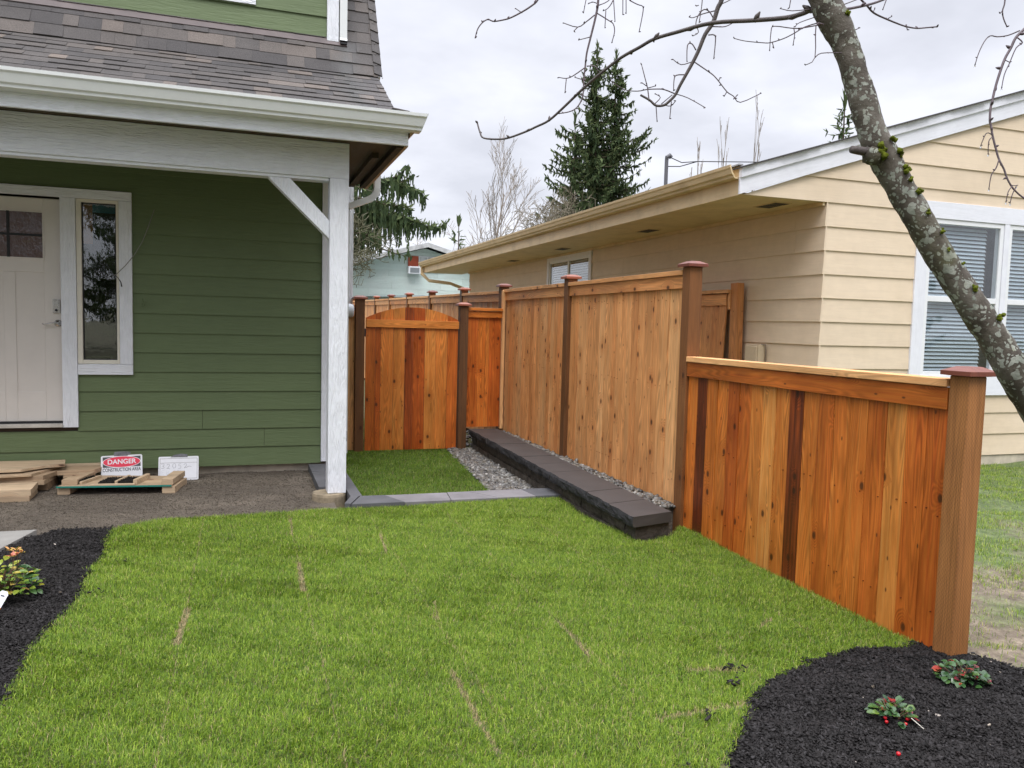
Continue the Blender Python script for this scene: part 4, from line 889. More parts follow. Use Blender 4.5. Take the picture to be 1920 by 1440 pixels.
mb = MB(); mb.box(2.505, 2.928, 8.918, 8.943, .078, .152, (.45, 1, .4), 0); mb.build('face_rail', m_cedar, GF, bevel=.002)
mb = MB(); mb.box(1.05, 1.203, 8.918, 8.943, .04, .13, (.4, 1, .4), 0); mb.build('face_rail', m_cedar, GF, bevel=.002)
mb = MB(); mb.box(2.505, 2.928, 8.90, 8.99, .158, .192, (.4, 1.1, .4), 0); mb.build('cap_rail', m_cedar, GF, bevel=.002)
mb = MB(); mb.box(1.05, 1.203, 8.90, 8.985, .152, .182, (.4, 1, .4), 0); mb.build('cap_rail', m_cedar, GF, bevel=.002)
GT = thing('garden_gate', (1.86, 8.92, -1.46), 'arched-top red cedar gate closed between two dark posts', 'gate')
xa, xb = 1.322, 2.392
arch = lambda x: .04 + (.172 - .04) * (1 - ((x - 1.855) / .535) ** 2)
mb = MB(); boards_x(mb, 8.925, xa, xb, -1.462, 0, [.60, .68, .42, .34, .85, .72, .30, .38, .62], [1.05, .55, 1.35, 1.25, .9, 1.3, 1.2, 1.3, 1.2], top=arch); mb.build('boards', m_cedar, GT)
mb = MB(); mb.box(xa + .002, xb + .004, 8.90, 8.9225, -.062, .024, (.33, 1.1, .6), 0); mb.build('top_rail', m_cedar, GT, bevel=.002)
mb = MB()
for z0 in (-1.3, -.7, -.1): mb.box(xa + .02, xb - .02, 8.944, 8.98, z0, z0 + .085, (.4, 1, .3), 0)
mb.build('back_rail', m_tan, GT)
mb = MB(); mb.box(1.300, 1.3235, 8.905, 8.918, -.13, -.10); mb.box(1.308, 1.32, 8.90, 8.92, -.17, -.08); mb.build('hinge', m_black, GT)
# ---- neighbour's leaning panel and post offcut
NP = thing('spare_fence_panel', (5.45, 9.2, -1.44), 'spare pinkish cedar fence panel leaning upright against the yellow house wall', 'fence panel')
lx = lambda z: 5.42 + .04 * (z + 1.44)
mb = MB(); y = 8.15; 
while y < 10.2:
    ye = min(10.2, y + random.uniform(.12, .15)); t = (random.uniform(.35, .6), random.uniform(.8, .9), random.random())
    mb.quadbox([Vector(q) for q in ((lx(-1.4), y + .001, -1.4), (lx(-1.4) + .018, y + .001, -1.4), (lx(-1.4), ye, -1.4), (lx(-1.4) + .018, ye, -1.4), (lx(.44), y + .001, .44), (lx(.44) + .018, y + .001, .44), (lx(.44), ye, .44), (lx(.44) + .018, ye, .44))], t); y = ye
mb.build('boards', m_tan, NP)
mb = MB(); mb.box(lx(.4) - .025, lx(.4) - .002, 8.13, 10.2, .30, .43, (.4, .95, .2), 1); mb.build('face_rail', m_tan, NP)
mb = MB(); mb.box(lx(.4) - .06, lx(.4) + .06, 8.06, 10.2, .445, .485, (.3, .95, .2), 1); mb.box(lx(.4) - .02, lx(.4) + .05, 8.06, 8.10, .25, .444, (.3, .95, .2), 2); mb.build('cap_rail', m_tan, NP)
mb = MB(); M_ = Matrix.Translation((5.53, 7.98, -1.44)) @ Matrix.Rotation(math.radians(-1.2), 4, 'X'); mb.box(-.045, .045, -.09, .05, 0, 2.0, (.55, .8, .1), M=M_)
o = mb.build('timber_post', m_tan, None, bevel=.003); ground_origin(o); tag(o, 'loose square cedar post standing upright against the yellow wall beside the leaning panel', 'post')

# ================================================================== RETAINING WALL
m_block = simple('split_block', (0.075, 0.064, 0.052), 0.9, 0, .35, 9, 1.0, 38, .2, .012)
m_capst = simple('cap_stone_dark', (0.062, 0.055, 0.052), 0.6, 0, .12, 5, .5, 160, .3, .002)
m_capf = simple('cap_split_face', (0.035, 0.034, 0.036), 0.85, 0, .4, 22, 1.0, 60, .3, .01)
m_pav = simple('paver_grey', (0.19, 0.18, 0.185), 0.75, 0, .2, 4, .5, 150, .3, .002)
RW = thing('retaining_wall', (2.6, 6.8, -1.5), 'low dark block retaining wall with charcoal cap stones along the tall fence', 'retaining wall')
def wl(t): return Vector((2.44 + (2.55 - 2.44) * t, 4.58 + (8.96 - 4.58) * t, 0))
def wr(t): return Vector((2.775 + (2.90 - 2.775) * t, 4.66 + (8.93 - 4.66) * t, 0))
def rough_block(tA, tB, zf0, zf1, inset, rear=None, amp=.010, seed=0, nseg=10, nz_=4, mats=None):
    """block between wall parameters tA..tB with a split (rough) front and smooth top"""
    A0, B0, A1, B1 = wl(tA), wl(tB), wr(tA), wr(tB)
    du = (A1 - A0).normalized(); V = []; F = []; midx = []
    nx = nseg
    for j in range(nz_ + 1):
        for i in range(nx + 1):
            s_ = i / nx; p = A0.lerp(B0, s_) + du * inset; z = zf0 + (zf1 - zf0) * j / nz_
            q = Vector((p.x * 9, p.y * 9, z * 14 + seed)); nzv = mnoise.noise(q) * amp + mnoise.noise(q * 2.7) * amp * .5
            edge = 0.006 if (i in (0, nx)) else 0
            ej = .005 if j in (0, nz_) else 0
            V.append(p + Vector((nzv + edge + ej, 0, z)))
    for j in range(nz_):
        for i in range(nx):
            a = j * (nx + 1) + i; F.append([a, a + nx + 1, a + nx + 2, a + 1]); midx.append(0)
    o0 = len(V)
    for s_ in (0, 1):
        p = A1.lerp(B1, s_)
        for z in (zf0, zf1): V.append(Vector((p.x, p.y, z)))
    tr = [nz_ * (nx + 1) + i for i in range(nx + 1)]; bt = [i for i in range(nx + 1)]
    F.append(tr[::-1] + [o0 + 1, o0 + 3][::1]); midx.append(1)
    F[-1] = tr + [o0 + 3, o0 + 1]
    F.append(bt[::-1] + [o0, o0 + 2]); midx.append(1)
    F.append([o0, o0 + 1] + [j * (nx + 1) for j in range(nz_, -1, -1)]); midx.append(1)
    F.append([o0 + 3, o0 + 2] + [j * (nx + 1) + nx for j in range(nz_ + 1)]); midx.append(1)
    F.append([o0, o0 + 2, o0 + 3, o0 + 1]); midx.append(1)
    return V, F, midx
nb = 11
for i in range(nb):
    a, b_ = i / nb + (.0007 if i else 0), (i + 1) / nb - .0007
    zj = random.uniform(-.0015, .0015)
    V, F, mi = rough_block(a, b_, -1.312 + zj, -1.24 + zj, 0, seed=i * 3.1, amp=.013)
    link('cap_stone', addmesh('cap_stone', V, F, None, mats=[m_capf, m_capst], midx=mi), RW)
for c_, (z0, z1, ins) in enumerate(((-1.405, -1.314, .045), (-1.60, -1.408, .025))):
    for i in range(nb + 1):
        a, b_ = max(0.006, (i - .5 * ((c_ + 1) % 2)) / nb + .0007), min(1, (i + 1 - .5 * ((c_ + 1) % 2)) / nb - .0007)
        if b_ - a < .01: continue
        V, F, mi = rough_block(a, b_, z0, z1, ins, seed=i * 2.7 + 50 * c_, amp=.014)
        link('wall_block', addmesh('wall_block', V, F, None, mats=[m_block, m_block], midx=mi), RW)
# paver edging
PE = thing('paver_edging', (1.6, 6.18, -1.5), 'L-shaped row of flat grey pavers edging the gate lawn', 'edging')
def paver(poly, z0, z1, tone=1.0):
    mb = MB(); n = len(poly); b = 0
    for z in (z0, z1):
        for p in poly: mb.v.append(Vector((p[0], p[1], z)))
    mb.f = [list(range(n - 1, -1, -1)), list(range(n, 2 * n))] + [[i, (i + 1) % n, (i + 1) % n + n, i + n] for i in range(n)]
    for f in mb.f: mb.uv += [(0, 0)] * len(f); mb.t.append((.5, 1, random.random(), 1))
    return mb
m_pav2 = simple('paver_charcoal', (0.095, 0.095, 0.10), 0.75, 0, .2, 4, .5, 150, .3, .002)
zt, zb = -1.402, -1.50
cuts_out = [.80, 1.215, 1.585, 1.985, 2.305, 2.56]; cuts_in = [.905, 1.10, 1.62, 1.80, 2.27, 2.53]
for i in range(5):
    yo = lambda x: 6.055 - .018 * x; yi = lambda x: 6.325 - .012 * x
    poly = [(cuts_out[i] + .002, yo(cuts_out[i])), (cuts_out[i + 1] - .002, yo(cuts_out[i + 1])), (cuts_in[i + 1] - .002, yi(cuts_in[i + 1])), (cuts_in[i] + .002, yi(cuts_in[i]))]
    paver(poly, zb, zt + random.uniform(-.002, .002)).build('paver', m_pav if i in (1, 2, 3) else m_pav2, PE, bevel=.003)
arm = [6.06, 6.335, 6.74, 7.10, 7.46, 7.84]
for i in range(5):
    x0, x1 = ((.62 if i > 1 else .832), .925)
    poly = [(x0, arm[i] + .002), (x1 if i else .795, arm[i] + .002), (x1 if i else .90, arm[i + 1] - .002), (x0, arm[i + 1] - .002)]
    if i == 0: poly = [(.835, 6.065), (.797, 6.065), (.70, 6.20), (.70, 6.333), (.898, 6.333)]; poly = [(.797, 6.065), (.90, 6.333), (.832, 6.333), (.755, 6.09)]
    paver(poly, zb, zt + random.uniform(-.002, .002)).build('paver', m_pav2, PE, bevel=.003)
# ================================================================== TIMBER PILE, SIGNS
def plank(name, poly, z0, z1, tone, label, cat='board', mat_=None, group=None, lumpy=False):
    mb = MB(); ou, ov = random.random() * 20, random.random() * 20; n = len(poly)
    for z in (z0, z1):
        for p in poly: mb.v.append(Vector((p[0], p[1], z)))
    fs = [list(range(n - 1, -1, -1)), list(range(n, 2 * n))] + [[i, (i + 1) % n, (i + 1) % n + n, i + n] for i in range(n)]
    for f in fs:
        mb.f.append(f); mb.uv += [(mb.v[i].y + mb.v[i].z + ou, mb.v[i].x + ov) for i in f]; mb.t.append((tone, 1, random.random(), 1))
    o = mb.build(name, mat_ or m_lum, None, bevel=.0015); ground_origin(o); tag(o, label, cat, group); return o
G1 = 'scrap timber stacked on the dirt'
plank('board', [(-3.1, 7.0), (-1.56, 6.95), (-1.575, 7.28), (-3.1, 7.33)], -1.468, -1.423, .35, 'lower thick plank at the front foot of the timber pile', group=G1)
plank('board', [(-3.1, 6.99), (-1.55, 6.955), (-1.57, 7.27), (-3.1, 7.31)], -1.4225, -1.375, .15, 'upper thick plank at the front of the timber pile', group=G1)
plank('board', [(-3.1, 7.40), (-1.52, 7.38), (-1.50, 7.66), (-3.1, 7.70)], -1.468, -1.408, .9, 'dark plank on the dirt at the bottom of the rear stack', group=G1)
plank('board', [(-3.1, 7.32), (-1.53, 7.30), (-1.50, 7.62), (-3.1, 7.68)], -1.4075, -1.370, .45, 'weathered grey-brown plank second from the bottom of the rear stack', group=G1)
plank('board', [(-3.1, 7.34), (-1.54, 7.31), (-1.44, 7.66), (-3.1, 7.70)], -1.3695, -1.333, .55, 'third plank up in the rear stack with a green painted end', group=G1)
plank('plywood_sheet', [(-3.1, 7.24), (-1.95, 7.25), (-1.62, 7.29), (-1.52, 7.55), (-1.48, 7.74), (-3.1, 7.78)], -1.332, -1.313, .3, 'ragged-edged plywood sheet under the topmost sheet of the pile', 'plywood', group=G1)
plank('plywood_sheet', [(-3.1, 7.26), (-2.2, 7.30), (-1.70, 7.33), (-1.56, 7.48), (-1.42, 7.52), (-1.46, 7.76), (-3.1, 7.80)], -1.2995, -1.278, .12, 'topmost pale plywood sheet of the pile with a snapped corner', 'plywood', group=G1)
plank('board', [(-2.6, 7.36), (-1.75, 7.42), (-1.70, 7.60), (-2.6, 7.62)], -1.3125, -1.30, .6, 'thin packing strip between the two plywood sheets of the pile', 'board', group=G1)
plank('board', [(-1.43, 7.50), (-1.28, 7.50), (-1.22, 7.72), (-1.42, 7.74)], -1.468, -1.375, .5, 'square wood offcut in the shadow behind the rear stack', 'offcut', group=G1)
plank('board', [(-1.50, 7.52), (-1.20, 7.54), (-1.13, 7.75), (-1.50, 7.76)], -1.374, -1.335, .5, 'short grey offcut sticking out behind the pile near the wall', 'offcut', group=G1)
plank('board', [(-1.58, 7.79), (-1.19, 7.81), (-1.19, 7.83), (-1.58, 7.82)], -1.36, -1.325, .05, 'thin pale strip of wood lying against the green wall behind the pile', 'wood strip', group=G1)
m_teale, nt, p = mat('teal_edge'); p.inputs['Base Color'].default_value = (0.015, 0.19, 0.15, 1); p.inputs['Roughness'].default_value = .5
ps = thing('plywood_board', (-.95, 7.3, -1.41), 'flat plywood board with a teal painted front edge resting on blocks', 'plywood')
mb = plank('sheet', [(-1.41, 7.15), (-.545, 7.035), (-.475, 7.42), (-1.29, 7.62)], -1.4065, -1.396, .3, None); mb.parent = ps; mb.location = Vector(mb['shifted']) - ps.location
for k_ in ('label', 'category'):
    if k_ in mb: del mb[k_]
e = MB(); e.quadbox([Vector(q) for q in ((-1.415, 7.146, -1.4075), (-.546, 7.030, -1.4075), (-1.415, 7.149, -1.4075), (-.546, 7.033, -1.4075), (-1.415, 7.146, -1.3945), (-.546, 7.030, -1.3945), (-1.415, 7.149, -1.3945), (-.546, 7.033, -1.3945))]); e.build('painted_edge', m_teale, ps)
plank('wood_block', [(-1.41, 7.17), (-1.32, 7.165), (-1.26, 7.50), (-1.35, 7.51)], -1.468, -1.408, .25, 'square timber block under the left end of the teal-edged board', 'block', group='support blocks')
plank('wood_block', [(-.62, 7.05), (-.52, 7.04), (-.45, 7.40), (-.55, 7.42)], -1.468, -1.408, .25, 'square timber block under the right end of the teal-edged board', 'block', group='support blocks')
plank('wood_block', [(-1.385, 7.20), (-1.27, 7.19), (-1.19, 7.54), (-1.30, 7.56)], -1.395, -1.352, .45, 'orange-ended block lying on the left end of the teal-edged board', 'block', group='blocks on the board')
plank('wood_block', [(-.625, 7.06), (-.535, 7.05), (-.465, 7.41), (-.56, 7.42)], -1.395, -1.348, .25, 'orange-ended block lying on the right end of the teal-edged board', 'block', group='blocks on the board')
m_brist = simple('bristle', (0.02, 0.017, 0.014), .9, 0, .5, 80, 1, 120, .3, .01)
def scraper(name, parts_w, parts_b, label, cat):
    t = thing(name, (parts_w[0][0][0][0], parts_w[0][0][0][1], -1.395), label, cat)
    for poly, z0, z1 in parts_w:
        o = plank('rail', poly, z0, z1, .1, None); o.parent = t; o.location = Vector(o['shifted']) - t.location
        for k_ in ('label', 'category', 'group'):
            if k_ in o: del o[k_]
    for (x0, x1, y0, y1, sk) in parts_b:
        mb = MB(); n = 22
        for i in range(n):
            for j in range(8):
                fx, fy = i / n, j / 8; x = x0 + (x1 - x0) * fx + sk * fy; y = y0 + (y1 - y0) * fy
                h = random.uniform(.018, .03); mb.box(x, x + (x1 - x0) / n * .9, y, y + (y1 - y0) / 8 * .9, -1.393, -1.393 + h)
        mb.build('bristles', m_brist, t)
    return t
scraper('boot_brush', [([(-1.17, 7.115), (-.83, 7.075), (-.825, 7.10), (-1.165, 7.14)], -1.395, -1.381), ([(-.985, 7.13), (-.965, 7.13), (-.895, 7.38), (-.915, 7.385)], -1.395, -1.362), ([(-.845, 7.11), (-.815, 7.105), (-.74, 7.36), (-.77, 7.37)], -1.395, -1.352)],
        [(-1.11, -.99, 7.145, 7.34, .06), (-.96, -.85, 7.13, 7.33, .06)], 'wooden boot brush with two black bristle patches lying on the teal-edged board', 'boot brush')
scraper('brush_strip', [([(-1.255, 7.20), (-1.235, 7.195), (-1.13, 7.46), (-1.15, 7.465)], -1.395, -1.372)], [(-1.278, -1.258, 7.215, 7.45, .09)], 'narrow black bristle strip with a wood rail left of the boot brush', 'brush')
# signs
def text(name, s_, size, M, mat_, parent, bold=0.0, sx=1.0, extr=.0006):
    cu = bpy.data.curves.new(name, 'FONT'); cu.body = s_; cu.size = size; cu.align_x = 'CENTER'; cu.align_y = 'CENTER'; cu.offset = bold; cu.extrude = extr
    tmp = bpy.data.objects.new('tmp', cu); C.objects.link(tmp)
    dg = bpy.context.evaluated_depsgraph_get(); me = bpy.data.meshes.new_from_object(tmp.evaluated_get(dg)); bpy.data.objects.remove(tmp)
    me.name = name; me.transform(Matrix.Diagonal((sx, 1, 1, 1))); me.transform(M); me.materials.clear(); me.materials.append(mat_)
    return link(name, me, parent)
def rrect(w, h, r, n=5):
    out = []
    for cx, cy, a0 in ((w / 2 - r, h / 2 - r, 0), (-w / 2 + r, h / 2 - r, 90), (-w / 2 + r, -h / 2 + r, 180), (w / 2 - r, -h / 2 + r, 270)):
        for i in range(n + 1):
            a = math.radians(a0 + 90 * i / n); out.append((cx + r * math.cos(a), cy + r * math.sin(a)))
    return out
def plate(name, poly, z0, z1, M, mat_, parent):
    mb = MB(); n = len(poly)
    for z in (z0, z1):
        for p in poly: mb.v.append(M @ Vector((p[0], p[1], z)))
    mb.f = [list(range(n - 1, -1, -1)), list(range(n, 2 * n))] + [[i, (i + 1) % n, (i + 1) % n + n, i + n] for i in range(n)]
    for f in mb.f: mb.uv += [(0, 0)] * len(f); mb.t.append((.5, 1, .5, 1))
    return mb.build(name, mat_, parent)
m_swhite = simple('sign_white', (0.78, 0.79, 0.82), .4, 0, .03); m_sred = simple('sign_red', (0.75, 0.045, 0.09), .4, 0, .03); m_sgry = simple('sign_black', (0.07, 0.07, 0.075), .45); m_ink = simple('sign_ink', (0.05, 0.055, 0.07), .5)
m_tape = simple('silver_tape', (0.16, 0.16, 0.165), .3, .5, .4, 30, .6, 60)
def signM(cx, y, zc, roll, tilt): return Matrix.Translation((cx, y, zc)) @ Matrix.Rotation(roll, 4, 'Y') @ Matrix.Rotation(math.pi / 2 - tilt, 4, 'X')
DS = thing('danger_sign', (-1.0, 7.7, -1.468), 'white DANGER construction area sign with a red oval leaning on the foundation', 'sign')
M0 = signM(-.999, 7.66, -1.353, math.radians(-1.6), math.radians(12))
w, h = .332, .232
plate('sign_panel', rrect(w, h, .014), -.002, .002, M0, m_swhite, DS)
plate('black_field', [(-.152, .012), (.152, .012), (.152, .104), (-.152, .104)], .0021, .0026, M0, m_sgry, DS)
plate('white_ring', [(.153 * math.cos(a), .058 + .051 * math.sin(a)) for a in np.linspace(0, 2 * math.pi, 40, endpoint=False)], .0027, .0031, M0, m_swhite, DS)
plate('red_oval', [(.148 * math.cos(a), .058 + .0465 * math.sin(a)) for a in np.linspace(0, 2 * math.pi, 40, endpoint=False)], .0032, .0036, M0, m_sred, DS)
text('lettering', 'DANGER', .058, M0 @ Matrix.Translation((0, .058, .0042)), m_swhite, DS, .0013, .98)
text('lettering', 'CONSTRUCTION AREA', .042, M0 @ Matrix.Translation((0, -.012, .003)), m_ink, DS, .0006, .69)
plate('duct_tape', [(-.06, .11), (.045, .108), (.075, .128), (.07, .142), (.02, .15), (-.055, .148), (-.065, .13)], .0022, .0028, M0, m_tape, DS)
WS = thing('address_sign', (-.53, 7.7, -1.47), 'white marker board sign with the handwritten number 32052 leaning on the foundation', 'sign')
M1 = signM(-.533, 7.64, -1.366, math.radians(0), math.radians(14))
plate('sign_panel', rrect(.335, .215, .01), -.002, .002, M1, m_swhite, WS)
for (a, b_, c_, d) in ((-.156, .156, .088, .0905), (-.156, .156, .050, .052), (-.156, -.1535, -.09, .088), (.1535, .156, -.09, .088), (-.156, .156, -.093, -.0905)): plate('printed_line', [(a, c_), (b_, c_), (b_, d), (a, d)], .0021, .0025, M1, simple('line_grey', (0.12, .1, .1), .5), WS)
def strokes(name, sts, M, r, mt_, parent):
    mb = MB()
    for st_ in sts: mb.tube([M @ Vector((a, b_, .003)) for a, b_ in st_], r, 5)
    return mb.build(name, mt_, parent)
def dg(ch, x, y, s_):
    D_ = {'3': [[(0, .9), (.35, 1), (.6, .85), (.5, .6), (.2, .52), (.55, .4), (.6, .15), (.3, 0), (0, .08)]], '2': [[(0, .75), (.15, .95), (.45, .95), (.55, .7), (.35, .4), (0, .05), (.2, .12), (.6, 0)]],
          '0': [[(.35, 1), (.08, .8), (0, .4), (.2, .02), (.5, .1), (.65, .5), (.55, .9), (.35, 1)]], '5': [[(.55, 1), (.12, .95), (.08, .55), (.4, .58), (.58, .35), (.45, .05), (.05, 0)]],
          'Z': [[(0, .7), (.2, 1), (.5, .95), (.5, .6), (.1, .05), (.15, .25), (.45, .15), (1.0, .45), (1.5, .35)]], 'E': [[(.5, 1), (0, .95), (0, 0), (.5, .03)], [(0, .5), (.4, .52)]], 'B': [[(0, 0), (0, 1), (.45, .85), (.4, .6), (0, .5), (.5, .35), (.4, .05), (0, 0)]],
          'r': [[(0, 0), (.02, .5), (.1, .35), (.35, .5)]], 'd': [[(.4, .45), (.1, .4), (0, .15), (.2, 0), (.4, .1), (.45, 1), (.5, 0)]], 'S': [[(.5, .9), (.15, .95), (.05, .65), (.45, .4), (.4, .05), (0, .05)]], 't': [[(.2, .9), (.2, .05), (.35, 0)], [(0, .6), (.45, .62)]]}
    return [[(x + a * s_, y + b_ * s_) for a, b_ in q] for q in D_[ch]]
sts = []
for i, ch in enumerate('3205Z'): sts += dg(ch, -.145 + i * .047, -.002 + (.004 if i in (0, 2) else 0), .043)
strokes('handwriting', sts, M1, .0011, simple('marker_grey', (0.10, .11, .13), .5), WS)
sts = []
for i, (ch, xx) in enumerate((('E', 0), ('B', .042), ('r', .072), ('d', .09), ('S', .125), ('t', .15))): sts += dg(ch, -.14 + xx, -.055, .038)
strokes('handwriting', sts, M1, .0007, simple('marker_faint', (0.42, .44, .48), .5), WS)
plate('duct_tape', [(-.07, .10), (.075, .098), (.072, .125), (.02, .132), (-.04, .122)], .0026, .0032, M1, m_tape, WS)
# ================================================================== GROUND
def grid_mesh(name, x0, x1, y0, y1, nx, ny, zf, mat_, poly=None, kind='structure', smooth=True):
    xs = np.linspace(x0, x1, nx); ys = np.linspace(y0, y1, ny); X, Y = np.meshgrid(xs, ys)
    V = np.stack([X.ravel(), Y.ravel(), zf(X, Y).ravel()], 1)
    i = np.arange(nx - 1); j = np.arange(ny - 1); I, J = np.meshgrid(i, j); a = (J * nx + I).ravel()
    F = np.stack([a, a + 1, a + nx + 1, a + nx], 1)
    if poly is not None:
        cen = V[F].mean(1)[:, :2]; F = F[inpoly(cen, poly)]
        u = np.unique(F); mp = np.zeros(len(V), int); mp[u] = np.arange(len(u)); V = V[u]; F = mp[F]
    me = fastmesh(name, V, [F], mat_, smooth=smooth)
    o = link(name, me); tag(o, kind=kind); return o
# big sheet to the horizon
mt, nt, p = mat('earth'); P = pos(nt)
c = ramp(nt, noise(nt, P, .5, 6, .6), [(.35, (0.075, 0.09, 0.035)), (.6, (0.10, 0.085, 0.055))])
nt.links.new(c, p.inputs['Base Color']); p.inputs['Roughness'].default_value = .95
mb = MB(); mb.v = [Vector(q) for q in ((-700, -400, -1.62), (700, -400, -1.62), (700, 1200, -1.62), (-700, 1200, -1.62))]; mb.f = [[0, 1, 2, 3]]; mb.uv = [(0, 0)] * 4; mb.t = [(0, 0, 0, 1)]
tag(mb.build('ground', mt), kind='structure')
# bare dirt by the house
mt, nt, p = mat('dirt'); P = pos(nt)
c = ramp(nt, noise(nt, P, 2.2, 7, .65), [(.3, (0.095, 0.078, 0.06)), (.55, (0.14, 0.115, 0.088)), (.75, (0.25, 0.21, 0.16))])
v = rng_(nt, noise(nt, P, 90, 3, .7), .3, .7, .7, 1.25); c = mix(nt, 1, c, nd(nt, 'ShaderNodeCombineXYZ', {0: v, 1: v, 2: v}).outputs[0], 'MULTIPLY')
nt.links.new(c, p.inputs['Base Color']); p.inputs['Roughness'].default_value = .95
nt.links.new(bump(nt, noise(nt, P, 70, 5, .7), 1, .012), p.inputs['Normal']); m_dirt = mt
zd = lambda X, Y: -1.468 + .012 * swirl(X, Y, 2.5) + .006 * swirl(X, Y, 9, 1.2) - .02 * (np.abs(X - .68) < .25) * (np.abs(Y - 6.55) < .3)
grid_mesh('dirt', -6, .72, 5.7, 7.95, 560, 190, zd, m_dirt)
m_clod = tonemat('dirt_clod', [(0, (0.085, 0.07, 0.054)), (.8, (0.145, 0.12, 0.092)), (.97, (0.20, 0.17, 0.13)), (1, (0.42, .39, .34))], .95)
# neighbour yard: mud and thin grass
mt, nt, p = mat('mud'); P = pos(nt)
n1 = noise(nt, P, 1.1, 6, .62); n2 = noise(nt, P, 14, 5, .65)
c = ramp(nt, n2, [(.3, (0.085, 0.066, 0.045)), (.5, (0.16, 0.127, 0.09)), (.7, (0.28, 0.23, 0.165))])
gcol = ramp(nt, n2, [(.3, (0.05, 0.085, 0.02)), (.7, (0.12, 0.17, 0.05))])
sx = nd(nt, 'ShaderNodeSeparateXYZ', {0: P}); near = rng_(nt, sx.outputs[1], 3.6, 5.6, 0, .25)
msk = rng_(nt, math_(nt, 'ADD', math_(nt, 'ADD', n1, near), math_(nt, 'MULTIPLY', n2, .25)), .54, .68, 0, .85)
c = mix(nt, msk, c, gcol); nt.links.new(c, p.inputs['Base Color']); p.inputs['Roughness'].default_value = .85
nt.links.new(bump(nt, n2, 1, .03), p.inputs['Normal'])
zm = lambda X, Y: -1.452 + .022 * swirl(X, Y, 1.3) + .012 * swirl(X, Y, 5, .4)
grid_mesh('neighbour_yard', 3.0, 16, -3, 6.72, 260, 200, zm, mt)
grid_mesh('neighbour_path', 3.03, 5.66, 6.72, 34, 40, 200, lambda X, Y: -1.45 + .015 * swirl(X, Y, 1.5), mt)
# soil below the turf
mt, nt, p = mat('turf_soil'); P = pos(nt)
c = ramp(nt, noise(nt, P, 18, 5, .65), [(.3, (0.045, 0.05, 0.015)), (.6, (0.10, 0.10, 0.035)), (.8, (0.19, 0.15, 0.08))])
nt.links.new(c, p.inputs['Base Color']); p.inputs['Roughness'].default_value = .95; nt.links.new(bump(nt, noise(nt, P, 60, 4), 1, .015), p.inputs['Normal']); m_turf = mt
LAWN = [(-.80, 5.80), (-.54, 5.95), (.1, 5.99), (.56, 6.03), (.80, 6.045), (2.53, 6.01), (2.47, 5.6), (2.50, 4.62), (2.52, 4.56), (2.77, 4.63), (2.96, 4.83), (2.968, 2.76), (2.89, 2.735), (2.6, 2.755), (2.42, 2.74), (2.25, 2.67), (2.02, 2.585), (1.80, 2.42), (1.66, 2.27), (1.47, 2.11), (1.37, 1.9), (1.33, 1.2), (1.3, .2), (-3.2, .2), (-2.6, 1.6), (-1.4, 2.35), (-.95, 2.9), (-.83, 3.25), (-.82, 3.45), (-.85, 3.75), (-.80, 4.1), (-.765, 4.35), (-.80, 4.75), (-.78, 5.17), (-.83, 5.5)]
def zlawn(X, Y):
    r = np.clip((X - 2.0) / .9, 0, 1) * np.clip((5.4 - Y) / .6, 0, 1) * np.clip((Y - 3.9) / .6, 0, 1)
    return -1.432 + .012 * swirl(X, Y, 1.1) + .004 * swirl(X, Y, 4, .5) + .03 * r
grid_mesh('lawn_soil', -3.3, 3.05, .1, 6.1, 150, 150, zlawn, m_turf, LAWN)
GLAWN = [(.925, 6.34), (2.06, 6.325), (2.13, 7.0), (2.19, 7.7), (2.24, 8.4), (2.27, 8.95), (2.3, 12), (-.2, 12), (1.0, 8.9), (1.02, 7.86), (.925, 7.84)]
zgl = lambda X, Y: -1.478 + .008 * swirl(X, Y, 1.5)
grid_mesh('gate_lawn_soil', .9, 2.95, 6.3, 30, 60, 300, zgl, m_turf)

